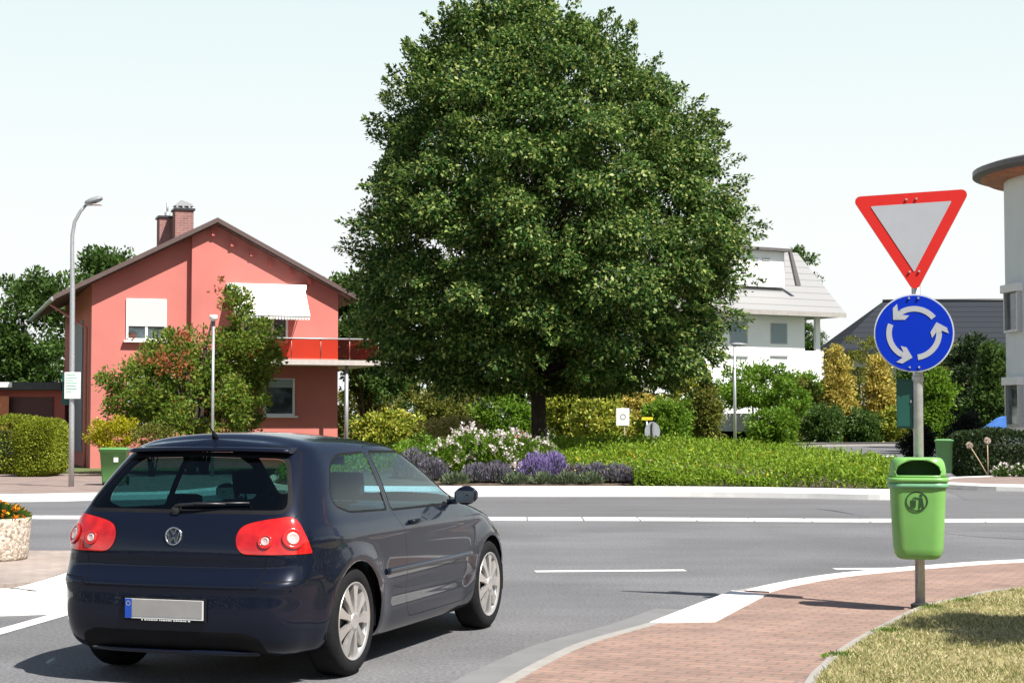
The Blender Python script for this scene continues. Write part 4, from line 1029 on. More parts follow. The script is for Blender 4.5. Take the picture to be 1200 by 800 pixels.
# ------------------------------------------------------------------ the dark blue hatchback
def car_surface():
    tpl = [(0, None, 0), (.42, None, .008), (.74, None, .035), (.92, None, .10), (.985, None, .26)]
    # rows: (W, R, F, zr, zs, zf, hump)
    rows = [
     (.50, .45, 3.80, .17, .16, .17, 0),
     (.72, .22, 4.00, .175, .165, .175, 0),
     (.81, .07, 4.12, .20, .185, .20, 0),
     (.855, .01, 4.18, .29, .27, .29, 0),
     (.876, -.01, 4.20, .42, .40, .42, 0),
     (.880, .0, 4.20, .54, .52, .53, 0),
     (.880, .015, 4.17, .625, .63, .62, 0),
     (.878, .050, 4.11, .70, .72, .69, 0),
     (.874, .075, 4.00, .82, .82, .77, 0),
     (.862, .10, 3.83, .92, .90, .85, 0),
     (.835, .130, 3.55, .995, .955, .93, 0),
     (.800, .175, 3.16, 1.055, 1.015, .995, 0),
     (.752, .275, 2.90, 1.165, 1.15, 1.12, 0),
     (.692, .38, 2.60, 1.275, 1.275, 1.26, 0),
     (.632, .475, 2.32, 1.372, 1.372, 1.372, .016),
     (.575, .50, 2.17, 1.412, 1.412, 1.415, .024),
     (.44, .54, 2.05, 1.440, 1.438, 1.440, .036),
     (.22, .57, 1.97, 1.456, 1.452, 1.456, .046),
     (0, .58, 1.95, 1.460, 1.455, 1.460, .048)]
    tb = [.27, .50, .78, 1.08, 1.40, 1.80, 2.20, 2.60, 2.95, 3.36, 3.62]
    G = []
    for (Wd, Rr, Fr, zr, zs, zf, hp) in rows:
        c = []
        L_ = Fr - Rr; k = L_ / 4.2
        c.append((0, Rr, zr)); c.append((.42*Wd, Rr + .010, zr)); c.append((.74*Wd, Rr + .040, zr - .002)); c.append((.890*Wd, Rr + .115*max(.7, k), zr - .004 + (zs-zr)*.15))
        c.append((.950*Wd, Rr + .25*k + .02, zr + (zs-zr)*.4))
        if zs < .60 and len(c) == 5:
            c[3] = (c[3][0]*.975, c[3][1], c[3][2]); c[4] = (c[4][0]*.975, c[4][1], c[4][2])
        for y in tb[1:]:
            t = (y - .0) / 4.2; yy = Rr + L_ * t
            bulge = 1 - .035 * ((t - .42) / .5)**2 + .012
            if k > .8: bulge += -.004
            zz = zs + hp * (1 - (2*t - .75)**2 if hp else 0)
            if t > .6 : zz = zz + (zf - zs) * ((t - .6) / .4)**1.2
            if t < .2: zz = zz + (zr - zs) * ((.2 - t) / .2)**1.5 * .5
            c.append((Wd * bulge, yy, zz))
        c.append((.90*Wd, Fr - .30*k, zf)); c.append((.76*Wd, Fr - .15*k, zf)); c.append((.56*Wd, Fr - .06, zf)); c.append((.30*Wd, Fr - .012, zf)); c.append((0, Fr, zf))
        G.append(c)
    G = np.array(G)                      # rows x cols x 3
    # uniform cubic B-spline refinement
    def bs(A, n):
        m = len(A); out = []
        for i in range(m - 1):
            p0 = A[i-1] if i > 0 else 2*A[0] - A[1]; p1 = A[i]; p2 = A[i+1]; p3 = A[i+2] if i + 2 < m else 2*A[-1] - A[-2]
            for s in range(n):
                t = s / n
                out.append(((1-t)**3*p0 + (3*t**3 - 6*t*t + 4)*p1 + (-3*t**3 + 3*t*t + 3*t + 1)*p2 + t**3*p3) / 6)
        out.append(A[-1]); return np.array(out)
    # mirror condition across x=0 at both column ends and at the roof row
    ext = G.copy(); a = ext[:, 1:2].copy(); a[..., 0] *= -1; b = ext[:, -2:-1].copy(); b[..., 0] *= -1
    E = np.concatenate([a, ext, b], 1); T_ = np.transpose(E, (1, 0, 2)); S = bs(T_, 4)[4:-4]
    S = np.transpose(S, (1, 0, 2)); S[:, 0, 0] = 0; S[:, -1, 0] = 0
    top = S[-2:-1].copy(); top[..., 0] *= -1; S2 = bs(np.concatenate([S, top], 0), 5)[:-5]
    S2[-1, :, 0] = 0
    return S2

def build_car():
    S = car_surface(); nr, ncol = S.shape[:2]
    bm = bmesh.new()
    V = [[bm.verts.new(S[i, j]) for j in range(ncol)] for i in range(nr)]
    for i in range(nr - 1):
        for j in range(ncol - 1):
            q = [V[i][j], V[i][j+1], V[i+1][j+1], V[i+1][j]]
            try: bm.faces.new(q)
            except ValueError: pass
    bmesh.ops.remove_doubles(bm, verts=[v for v in bm.verts if abs(v.co.x) < 1e-4], dist=1e-4)
    bmesh.ops.recalc_face_normals(bm, faces=bm.faces)
    bm.faces.ensure_lookup_table()
    if sum((f.normal.x * f.calc_area() for f in bm.faces)) < 0: bmesh.ops.reverse_faces(bm, faces=bm.faces)
    # soft shape features: arch lips, waist crease, plate shelf
    AX = ((.80, .335), (3.37, .335))
    for v in bm.verts:
        x, y, z = v.co
        if x > .6:
            for ay, az in AX:
                d = math.hypot(y - ay, z - az)
                v.co.x += .020 * math.exp(-((d - .40) / .065)**2) * (1 if z > .2 else 0)
            v.co.x -= .016 * math.exp(-((z - .44) / .09)**2) * (1 if 1.25 < y < 2.9 else 0)
            v.co.x += .006 * math.exp(-((z - .86) / .03)**2)
        if y < .5 and x < .80:
            v.co.y += .030 * math.exp(-((z - .700) / .05)**2) * max(0, 1 - (x / .80)**6)
            v.co.y -= .016 * math.exp(-((z - .605) / .030)**2)
    bm.normal_update()
    # ---- cutting in projections
    pl = bm.verts.layers.float_vector.new('p3'); nl = bm.verts.layers.float_vector.new('n3')
    for v in bm.verts:
        v[nl] = v.normal if v.co.x > 1e-4 else Vector((0, v.normal.y, v.normal.z)).normalized()
    tg = bm.faces.layers.int.new('tag'); ic = bm.faces.layers.int.new('incur')
    side = lambda c: (c.y, c.z)
    rear = lambda c: (c.x, c.z)
    wrap = lambda c: (c.x + c.y, c.z)
    f_side = lambda c, n: c.x > .45 and c.y > .12
    f_rear = lambda c, n: c.y < .64
    f_wrap = lambda c, n: c.y < 1.3
    f_top = lambda c, n: c.y > 1.9 and n.z > .2
    def cut(proj, poly, filt, tagv, only=None, restrict=None):
        fs = [f for f in bm.faces if filt(f.calc_center_median(), f.normal)]
        vsx = {v for f in fs for v in f.verts}
        allv = list(bm.verts)
        for v in allv:
            v[pl] = v.co
        for v in vsx:
            a, b = proj(v.co); v.co = Vector((a, b, 0))
        for f in bm.faces: f[ic] = 0
        for f in fs: f[ic] = 1
        cur = set(fs); n = len(poly)
        for i in range(n):
            p = Vector((*poly[i], 0)); q = Vector((*poly[(i+1) % n], 0)); d = q - p
            lo = (min(p.x, q.x) - .05, min(p.y, q.y) - .05); hi = (max(p.x, q.x) + .05, max(p.y, q.y) + .05)
            sel = []
            for f in cur:
                xs = [v.co.x for v in f.verts]; ys = [v.co.y for v in f.verts]
                if max(xs) > lo[0] and min(xs) < hi[0] and max(ys) > lo[1] and min(ys) < hi[1]: sel.append(f)
            if not sel: continue
            ge = {e for f in sel for e in f.edges}; gv = {v for f in sel for v in f.verts}
            ms = set(sel)
            r = bmesh.ops.bisect_plane(bm, geom=list(sel) + list(ge) + list(gv), dist=1e-4, plane_co=p, plane_no=Vector((-d.y, d.x, 0)).normalized())
            cur = {f for f in bm.faces if f[ic] == 1}
        res = []
        for f in cur:
            c = f.calc_center_median()
            if in_poly(c.x, c.y, poly) and (only is None or f[tg] in only): f[tg] = tagv; res.append(f)
        for v in bm.verts: v.co = Vector(v[pl])
        bm.normal_update()
        return res
    def offset_poly(poly, d):
        a = sum(poly[i][0]*poly[(i+1)%len(poly)][1]-poly[(i+1)%len(poly)][0]*poly[i][1] for i in range(len(poly)))
        s = 1 if a > 0 else -1; n = len(poly); out = []
        for i in range(n):
            p0, p1, p2 = Vector(poly[i-1]), Vector(poly[i]), Vector(poly[(i+1) % n])
            n1 = Vector(((p1-p0).y, -(p1-p0).x)).normalized() * s; n2 = Vector(((p2-p1).y, -(p2-p1).x)).normalized() * s
            b = (n1 + n2); b = b / max(.3, b.dot(n1)); out.append(tuple(p1 + b * d))
        return out
    def rnd(poly, r, k=3):
        out = []; n = len(poly)
        for i in range(n):
            p0, p1, p2 = Vector(poly[i-1]), Vector(poly[i]), Vector(poly[(i+1) % n])
            rr = r[i] if isinstance(r, (list, tuple)) else r
            a = p1 + (p0-p1).normalized() * min(rr, (p0-p1).length*.45); b = p1 + (p2-p1).normalized() * min(rr, (p2-p1).length*.45)
            for t in range(k + 1):
                t /= k; out.append(tuple(a*(1-t)**2 + p1*2*t*(1-t) + b*t*t))
        return out
    BODY, GAP, TG, BUMP, DOOR, LIGHT, SEAL, RGL, QGL, DGL, WS, BLACK, ARCH, BRK, CAP, HL = 0, 1, 2, 3, 4, 5, 6, 7, 8, 9, 10, 11, 12, 13, 14, 15
    # wheel arches
    for ay, az in AX:
        cut(side, [(ay + .372*math.cos(a), az + .372*math.sin(a)) for a in [2*math.pi*i/30 for i in range(30)]], lambda c, n: c.x > .3 and abs(c.y-ay) < .6 and c.z < 1 and c.y > .1, ARCH)
    # tail gate
    tgp = [(-.02, .592), (.535, .592), (.575, .66), (.600, .78), (.70, .96), (.735, 1.03), (.66, 1.20), (.585, 1.375), (.50, 1.405), (-.02, 1.410)]
    cut(rear, offset_poly(tgp, .006), f_rear, GAP, {0}); cut(rear, tgp, f_rear, TG, {GAP})
    # bumper
    bp_ = [(-.1, .05), (.88 + .47, .05), (.88 + .47, .575), (.88 + .43, .640), (.95, .640), (.66, .632), (.60, .592), (-.1, .592)]
    bp2 = [(-.1, .05), (.88 + .462, .05), (.88 + .462, .571), (.88 + .425, .632), (.95, .632), (.66, .624), (.605, .584), (-.1, .584)]
    cut(wrap, bp_, f_wrap, GAP, {0}); cut(wrap, bp2, f_wrap, BUMP, {GAP})
    cut(rear, rnd([(-.02, .185), (.62, .185), (.585, .30), (.50, .335), (-.02, .335)], .02, 2), lambda c, n: c.y < .3 and n.y < -.05 and c.z < .5, BLACK, {BUMP})
    cut(wrap, [(-.1, .05), (1.5, .05), (1.5, .185), (-.1, .185)], lambda c, n: c.y < 1.3 and c.z < .4, BLACK, {BUMP, 0})
    # rear window with black surround
    rw = rnd([(-.05, 1.040), (.665, 1.040), (.645, 1.115), (.535, 1.338), (-.05, 1.352)], [0, .05, .05, .06, 0])
    cut(rear, offset_poly(rw, .022), f_rear, SEAL, {TG, GAP, 0}); cut(rear, rw, f_rear, RGL, {SEAL})
    cut(rear, [(-.02, 1.378), (.22, 1.378), (.22, 1.398), (-.02, 1.398)], f_rear, BRK, {TG})
    # tail lamps
    tl = rnd([(.545, .785), (.508, .825), (.508, .885), (.56, .950), (.70, .982), (.935, 1.005), (.990, .975), (1.100, .789), (.80, .785)], [.05, .04, .05, .08, .1, .035, .03, .02, .05], 5)
    cut(wrap, offset_poly(tl, .005), f_wrap, GAP, {TG, GAP, 0}); cut(wrap, tl, f_wrap, LIGHT, {GAP})
    # door
    dp = rnd([(1.72, .27), (2.82, .27), (3.00, .36), (3.03, .60), (3.02, .93), (2.80, 1.02), (2.48, 1.24), (2.10, 1.395), (1.47, 1.405), (1.46, 1.0), (1.60, .86), (1.66, .36)], .05, 2)
    cut(side, offset_poly(dp, .005), f_side, GAP, {0}); cut(side, dp, f_side, DOOR, {GAP})
    dg = rnd([(1.50, .995), (2.72, .985), (2.72, 1.03), (2.42, 1.235), (2.06, 1.352), (1.515, 1.362)], [.02, .03, .02, .05, .05, .03])
    cut(side, offset_poly(dg, .016), f_side, SEAL, {DOOR}); cut(side, dg, f_side, DGL, {SEAL})
    qg = rnd([(1.415, 1.0), (1.425, 1.360), (.98, 1.350), (.82, 1.29), (.655, 1.13), (.66, 1.055), (.84, 1.01)], [.02, .03, .08, .05, .06, .05, .05])
    cut(side, offset_poly(qg, .014), f_side, SEAL, {0}); cut(side, qg, f_side, QGL, {SEAL})
    # windscreen
    wsp = rnd([(-.05, 3.12), (.70, 2.98), (.55, 2.22), (-.05, 2.10)], [0, .06, .06, 0])
    cut(lambda c: (c.x, c.y), wsp, f_top, WS, {0})
    hl = rnd([(.44, .60), (.70, .595), (.84, .64), (.865, .735), (.62, .735), (.46, .69)], .04, 3)
    f_front = lambda c, n: c.y > 3.45 and .45 < c.z < .9
    cut(rear, offset_poly(hl, .004), f_front, GAP, {0}); cut(rear, hl, f_front, HL, {GAP})
    # fuel cap line on the rear right flank
    fc = rnd([(.60, .80), (.77, .80), (.77, .95), (.60, .95)], .05)
    # ---- materials
    paint, nt, b = newmat('dark_blue_metallic')
    b.inputs['Metallic'].default_value = .25; b.inputs['Roughness'].default_value = .30; b.inputs['Specular IOR Level'].default_value = .15
    b.inputs['Coat Weight'].default_value = .85; b.inputs['Coat IOR'].default_value = 1.38; b.inputs['Coat Roughness'].default_value = .025
    nz = noise(nt, 900, 2); rp = ramp(nt, [(.4, (.0032, .0048, .012)), (.62, (.0075, .0115, .026))], nz.outputs[0]); nt.links.new(rp.outputs[0], b.inputs['Base Color'])
    red, nt, b = newmat('red_lamp_glass')
    b.inputs['Roughness'].default_value = .08; b.inputs['Coat Weight'].default_value = 1
    nz = noise(nt, 14, 3); rp = ramp(nt, [(.35, (.40, .006, .006)), (.7, (.66, .015, .010))], nz.outputs[0]); nt.links.new(rp.outputs[0], b.inputs['Base Color'])
    glass = glassmat('tinted_glass', (.32, .64, .80), base=.10); glassd = glassmat('rear_tinted_glass', (.09, .19, .16), base=.05)
    wsg = glassmat('windscreen_glass', (.72, .82, .78))
    chrome, nt, b = newmat('chrome'); b.inputs['Base Color'].default_value = (.7, .7, .72, 1); b.inputs['Metallic'].default_value = 1; b.inputs['Roughness'].default_value = .12
    alloy = mat('alloy', (.62, .60, .58), .32, metal=.75, var=.06)
    trim = mat('car_trim', (.006, .006, .008), .7, spec=.1); inter = mat('car_interior', (.030, .032, .034), .9); seatm = mat('seat_cloth', (.035, .038, .042), .95, var=.2, scale=30)
    car = empty('parked_car', (0, 0, 0), 0, 'dark blue three door hatchback seen from behind, driving towards the roundabout', 'car')
    car.name = 'hatchback_car'
    MIR = Matrix.Diagonal((-1, 1, 1, 1))
    def extract(tags, name, mats, parent, sides='both', inset=0.0, thick=0.0, matof=None):
        vs_, ns, fs, fm = [], [], [], []; mp = {}
        for sgn in ((1, -1) if sides == 'both' else (1,) if sides == 'R' else (-1,)):
            for f in bm.faces:
                if f[tg] not in tags: continue
                idx = []
                for v in f.verts:
                    n_ = Vector(v[nl]).normalized(); c = v.co - n_ * (inset if not callable(inset) else inset(f[tg]))
                    if abs(c.x) < 1e-4: c.x = 0
                    k = (round(c.x * sgn, 5), round(c.y, 5), round(c.z, 5), (0 if not callable(inset) else f[tg]))
                    if k not in mp:
                        mp[k] = len(vs_); vs_.append((c.x * sgn, c.y, c.z)); ns.append(Vector((n_.x * sgn, n_.y, n_.z)))
                    idx.append(mp[k])
                if len(set(idx)) < 3: continue
                ii = []
                for q in idx:
                    if q not in ii: ii.append(q)
                if sgn < 0: ii = ii[::-1]
                fs.append(ii); fm.append(matof[f[tg]] if matof else 0)
        me = bpy.data.meshes.new(name); me.from_pydata(vs_, [], fs); me.update()
        me.polygons.foreach_set('material_index', fm); me.polygons.foreach_set('use_smooth', [True]*len(fs))
        me.normals_split_custom_set_from_vertices(ns)
        o = link(name, me, mats, parent)
        return o
    INS = {}
    body = extract({BODY, GAP}, 'body', [paint, trim], car, matof={BODY: 0, GAP: 1}, inset=lambda t: INS.get(t, 0.0))
    tail = extract({TG, SEAL} , 'tailgate', [paint, M['black']], car, matof={TG: 0, SEAL: 1}, inset=lambda t: INS.get(t, 0))
    # (side window rubber belongs with the seals; the mask above keeps only the rear one)
    # two lighter bumper pieces
    bump = extract({BUMP, BLACK}, 'rear_bumper', [paint, M['black']], car, matof={BUMP: 0, BLACK: 1}, inset=lambda t: INS.get(t, 0))
    for sd in ('R', 'L'):
        d = extract({DOOR}, 'door', [paint], car, sd)
        extract({DGL}, 'window', [glass], d, sd, inset=.003)
        extract({QGL}, 'quarter_window', [glass], car, sd, inset=.003)
        lo = extract({LIGHT}, 'tail_light', [red], car, sd, inset=-.004)
        s = 1 if sd == 'R' else -1
        # door handle
        mb = MB(); mb.sm = True
        xh = s * .888
        mb.tube([(xh - s*.025, 1.70, .895), (xh + s*.014, 1.73, .902), (xh + s*.018, 1.80, .905), (xh + s*.014, 1.87, .903), (xh - s*.025, 1.90, .896)], .013, 8)
        mb.build('handle', paint, d)
        # side moulding
        mb = MB(); pts = []
        rr = []
        for y in np.linspace(1.26, 2.92, 26):
            best = min((v for v in bm.verts if v.co.x > .5), key=lambda v: (v.co.y - y)**2 + (v.co.z - .60)**2)
            rr.append((s * (best.co.x), y))
        ys = np.array([r[1] for r in rr]); xs = np.convolve(np.pad([r[0] for r in rr], 2, 'edge'), np.ones(5)/5, 'valid')
        rings = [[(x - s*.006, y, .622), (x + s*.010, y, .618), (x + s*.013, y, .60), (x + s*.010, y, .582), (x - s*.006, y, .578)] for x, y in zip(xs, ys)]
        mb.sm = True; mb.loft(rings if s > 0 else [r[::-1] for r in rings]); mb.build('side_moulding', paint, car)
        # mirror
        mb = MB(); mb.sm = True; rings = []
        for t in np.linspace(0, 1, 9):
            a = math.sin(math.pi * (.08 + .84*t))**.6
            x = s * (.865 + .175 * t); ring = []
            for k in range(14):
                th = 2*math.pi*k/14; ring.append((x, 2.60 - .02*t + .055 * a * math.cos(th) * (1 if math.cos(th) > 0 else .55), 1.035 + .008*t + .070 * a * math.sin(th)))
            rings.append(ring)
        mb.loft(rings); mb.box(min(s*.81, s*.88), max(s*.81, s*.88), 2.58, 2.63, .975, 1.01)
        mr = mb.build('wing_mirror', paint, car)
        mb = MB(); gl = [(s*.885, 2.562, .985), (s*1.02, 2.557, .99), (s*1.025, 2.557, 1.07), (s*.885, 2.562, 1.075)]
        mb.plate(gl, (0, -1, 0), .004); mb.build('mirror_glass', chrome, mr)
        # round reflectors inside each lamp
        for (cx, cz, r_) in ((.585, .862, .026), (.735, .880, .038)):
            best = min((v for v in bm.verts if v.co.y < .4), key=lambda v: (v.co.x - cx)**2 + (v.co.z - cz)**2)
            n_ = Vector(best[nl]); n_.x *= s; c = Vector((s * cx, best.co.y, cz)) + n_ * .006
            q = n_.to_track_quat('Z', 'Y').to_matrix().to_4x4(); Mx = Matrix.Translation(c) @ q
            mb = MB(); mb.sm = True; mb.lathe([(r_, -.004), (r_*.95, .002), (r_*.72, .0035), (r_*.62, -.001), (.002, .001)], n=20)
            ring_ = MB(); ring_.sm = True; ring_.lathe([(r_*1.75, -.004), (r_*1.70, .0015), (r_*1.45, .003), (r_*1.15, .0005), (r_*1.02, -.003)], n=28)
            ring_.build('lens_ring', M.setdefault('lens_ring', mat('lens_ring_red', (.50, .012, .010), .12, coat=1)), lo, M=Mx)
            mb.build('lamp_reflector', mat('lamp_clear', (.75, .55, .52), .15, metal=.4) if 'lamp_clear' not in M else M['lamp_clear'], lo, M=Mx)
        # inner arches
    extract({SEAL}, 'window_rubber', [M['black']], car, inset=.004) if False else None
    extract({RGL}, 'rear_window', [glassd], tail, inset=.003)
    extract({WS}, 'windscreen', [wsg], car, inset=.002)
    extract({BRK}, 'brake_light', [mat('dark_red_lens', (.10, .006, .006), .15)], tail, inset=-.003)
    # wheel housings and floor pan
    mb = MB()
    mb.box(-.60, .60, .25, 3.9, .20, .26)
    mb.box(-.80, .80, 1.20, 2.95, .20, .30)
    for s in (1, -1):
        for ay, az in AX:
            rings = []
            for k in range(17):
                a = math.pi * (-.06 + 1.12*k/16); c_, s_ = math.cos(a)*.378, math.sin(a)*.378
                rings.append([(s*.845, ay + c_, az + s_), (s*.58, ay + c_, az + s_), (s*.58, ay + c_*1.06, az + s_*1.06), (s*.845, ay + c_*1.02, az + s_*1.02)])
            mb.loft(rings)
            mb.box(min(s*.575, s*.59), max(s*.575, s*.59), ay - .36, ay + .36, az - .13, az + .36)
    mb.build('underbody', M['black'], car)
    # interior tub, seats, dashboard
    mb = MB(); mb.box(-.76, .76, .55, 3.05, .27, .30); mb.box(-.60, .60, .18, 1.0, .60, .64)
    mb.box(-.79, -.74, 1.3, 2.95, .30, .92); mb.box(.74, .79, 1.3, 2.95, .30, .92); mb.box(-.62, .62, .35, .40, .3, .6)
    mb.build('cabin', inter, car)
    mb = MB(); mb.box(-.72, .72, 2.78, 3.08, .62, .97, .04); mb.box(-.56, -.2, 2.70, 2.8, .86, .98, .02)
    mb.build('dashboard', inter, car)
    mb = MB(); Mx = Matrix.Translation((-.37, 2.62, .90)) @ Matrix.Rotation(R(65), 4, 'X'); mb.sm = True
    mb.tube([tuple(Mx @ Vector((.185*math.cos(a), .185*math.sin(a), 0))) for a in [2*math.pi*i/24 for i in range(25)]], .014, 8, cap=False); mb.tube([tuple(Mx @ Vector((-.18, 0, 0))), tuple(Mx @ Vector((.18, 0, 0)))], .02, 6)
    mb.build('steering_wheel', M['black'], car)
    def seat(x, w, y, hd):
        mb = MB(); mb.box(x - w/2, x + w/2, y, y + .50, .32, .50, .05); st = mb.build('seat', seatm, car)
        mb = MB(); Mx = Matrix.Translation((x, y + .02, .46)) @ Matrix.Rotation(R(15), 4, 'X'); mb.box(-w/2, w/2, -.06, .06, 0, .58, .05, M=Mx); mb.build('backrest', seatm, st)
        for hx in hd:
            mb = MB(); Mx = Matrix.Translation((hx, y - .13, 1.035)) @ Matrix.Rotation(R(12), 4, 'X'); mb.box(-.13, .13, -.045, .045, .03, .19, .035, M=Mx); mb.tube([tuple(Mx @ Vector((-.05, 0, -.05))), tuple(Mx @ Vector((-.05, 0, .05)))], .007, 6); mb.tube([tuple(Mx @ Vector((.05, 0, -.05))), tuple(Mx @ Vector((.05, 0, .05)))], .007, 6)
            mb.build('headrest', seatm, st)
    seat(-.36, .50, 1.95, [-.36]); seat(.36, .50, 1.95, [.36])
    mb = MB(); mb.box(-.62, .62, 1.05, 1.5, .32, .52, .05); st = mb.build('rear_bench', seatm, car)
    mb = MB(); Mx = Matrix.Translation((0, 1.02, .50)) @ Matrix.Rotation(R(14), 4, 'X'); mb.box(-.62, .62, -.06, .06, 0, .48, .05, M=Mx); mb.build('backrest', seatm, st)
    for hx in (-.38, .38):
        mb = MB(); mb.box(hx - .12, hx + .12, .86, .94, .97, 1.10, .035); mb.build('headrest', seatm, st)
    MB().box(-.60, .60, .26, .86, .925, .945).build('parcel_shelf', inter, car)
    mb = MB(); mb.box(-.12, .12, 2.30, 2.33, 1.26, 1.32, .01); mb.tube([(0, 2.33, 1.30), (0, 2.40, 1.355)], .008, 6); mb.build('rear_view_mirror', M['black'], car)
    # headlining pillars are body; front lights
    # spoiler lip over the rear window
    mb = MB(); mb.sm = True; rings = []
    for x in np.linspace(-.56, .56, 25):
        e = 1 - (abs(x)/.56)**4; yb = .46 + .03*(x/.56)**2 - .035 * e; z = 1.405 - .012*(x/.56)**2
        rings.append([(x, yb + .12, z + .014), (x, yb + .03, z + .006), (x, yb, z - .006), (x, yb + .01, z - .022), (x, yb + .07, z - .02)])
    mb.loft(rings); mb.build('roof_spoiler', paint, tail)
    # wiper
    mb = MB(); mb.lathe([(.03, 0), (.026, .03), (.001, .036)], n=14); b0 = mb
    def rpt(x, z, off=.0):
        best = sorted((v for v in bm.verts if v.co.y < .7), key=lambda v: (v.co.x - abs(x))**2 + (v.co.z - z)**2)[:4]
        y = float(np.mean([v.co.y + (v.co.z - z) * -.85 for v in best])); return Vector((x, y, z)) + Vector((0, -.8, .6)) * off
    for v in b0.bm.verts: v.co = Matrix.Rotation(R(90), 3, 'X') @ v.co
    c = rpt(-.02, 1.035, .0)
    for v in b0.bm.verts: v.co = v.co + c
    b0.tube([rpt(-.02, 1.04, .035), rpt(.12, 1.050, .045), rpt(.30, 1.058, .03)], [.012, .009, .006], 8)
    b0.tube([rpt(-.02, 1.060, .018), rpt(.20, 1.068, .018), rpt(.44, 1.072, .018)], .006, 6)
    b0.build('rear_wiper', mat('wiper_black', (.02, .02, .022), .35), tail)
    # emblem: round chrome badge with letter strokes
    ey = rpt(0, .885).y - .004; mb = MB(); mb.sm = True; r_ = .056
    Mb = Matrix.Translation((0, ey, .885)) @ Matrix.Rotation(R(84), 4, 'X')
    mb.lathe([(r_*.80, .002), (r_*.83, .009), (r_*.93, .011), (r_, .007), (r_, -.004)], n=36)
    def stroke(a, b, w=.0075):
        a = Vector((*a, 0)); b = Vector((*b, 0)); d = (b - a).normalized(); n_ = Vector((-d.y, d.x, 0)) * w / 2
        mb.plate([a - n_ + Vector((0,0,.0095)), b - n_ + Vector((0,0,.0095)), b + n_ + Vector((0,0,.0095)), a + n_ + Vector((0,0,.0095))], (0, 0, 1), .008)
    mb.sm = False
    for sx in (-1, 1):
        stroke((sx*.020, .042), (sx*.0, .006)); stroke((sx*.040, .024), (sx*.020, -.040)); stroke((sx*.020, -.040), (0, -.004))
    eb = mb.build('emblem', chrome, tail, M=Mb)
    mb = MB(); mb.lathe([(.001, .002), (r_*.82, .002)], n=30); mb.build('emblem_backing', mat('emblem_blue', (.02, .03, .06), .3), eb, M=Mb)
    # licence plate, wholly blanked as in the photo
    yb = min(v.co.y for v in bm.verts if v.co.x < .2 and .40 < v.co.z < .56) - .006
    z0, z1 = .405, .520
    pf = MB().box(-.268, .268, yb - .010, yb + .03, z0 - .014, z1 + .006, .003).build('licence_plate', M['black'], bump)
    MB().box(-.260, .260, yb - .013, yb - .0105, z0, z1).build('white_border', mat('plate_white', (.74, .74, .72), .4), pf)
    MB().box(-.259, -.215, yb - .0155, yb - .0135, z0 + .001, z1 - .001).build('blue_band', mat('plate_blue', (.01, .07, .42), .4), pf)
    MB().box(-.212, .252, yb - .0155, yb - .0135, z0 + .012, z1 - .003).build('grey_field', mat('plate_grey', (.30, .29, .28), .5), pf)
    mb = MB(); xx = -.15
    for k in range(20):
        w_ = (.008, .012, .006, .010, .014)[k % 5]; mb.box(xx, xx + w_, yb - .0125, yb - .0101, z0 - .0105, z0 - .0035); xx += w_ + (.005 if k % 6 else .012)
    mb.build('frame_print', M['white_plastic'], pf)
    mb = MB()
    for k in range(12):
        a = 2*math.pi*k/12; mb.box(-.237 + .013*math.cos(a) - .0016, -.237 + .013*math.cos(a) + .0016, yb - .0165, yb - .0157, .492 + .013*math.sin(a) - .0016, .492 + .013*math.sin(a) + .0016)
    mb.build('star_ring', mat('star_yellow', (.7, .6, .05), .5), pf)
    # lower bumper blade
    mb = MB(); mb.sm = True; rings = []
    for x in np.linspace(-.56, .56, 21):
        y = .045 + .10*(abs(x)/.6)**4; rings.append([(x, y, .225), (x, y - .012, .213), (x, y + .0, .195), (x, y + .05, .19)])
    mb.loft(rings); mb.build('lower_lip', paint, bump)
    # antenna
    mb = MB(); mb.tube([(0, .60, 1.455), (0, .585, 1.485), (0, .57, 1.50)], [.022, .016, .010], 10); mb.tube([(0, .575, 1.495), (0, .43, 1.60)], [.005, .003], 6); mb.build('antenna', M['black'], car)
    # exhaust
    mb = MB(); mb.tube([(-.42, .10, .215), (-.42, .35, .215)], .024, 12); mb.build('exhaust', M['galv'], car)
    # front lamps (unseen from here but part of the car)
    for sd in ('R', 'L'): extract({HL}, 'headlight', [mat('headlight_glass', (.45, .47, .5), .08, metal=.6)], car, sd, inset=-.002)
    # ---- wheels
    def wheel(x, y):
        s = 1 if x > 0 else -1; r = .335
        tw_ = .205; mb = MB(); mb.sm = True
        xo = 0.0   # outer face at local 0, inwards negative
        prof = [(.236, -.012), (.245, -.002), (.268, .006), (.296, .004), (.318, -.008), (.331, -.028), (.335, -.055), (.335, -.150), (.331, -.178), (.30, -.200), (.235, -.205), (.222, -.195)]
        mb.lathe([(a, b * s) for a, b in prof], axis='x', n=56)
        root = empty('wheel', (x, y, r), 0); root.parent = car
        root2 = mb.build('tyre', M['rubber'], root)
        mb = MB()
        for k in (-.075, -.105, -.13): mb.lathe([(.3352, (k+.003)*s), (.3365, k*s), (.3352, (k-.003)*s)], axis='x', n=40)
        mb.bm.free()
        mb = MB(); mb.sm = True
        mb.lathe([(a, b * s) for a, b in [(.232, -.19), (.221, -.15), (.221, -.04), (.230, -.018), (.240, -.006), (.242, .001), (.234, .003), (.222, -.012)]], axis='x', n=56)
        rim = mb.build('rim', alloy, root)
        mb = MB(); nsp = 9
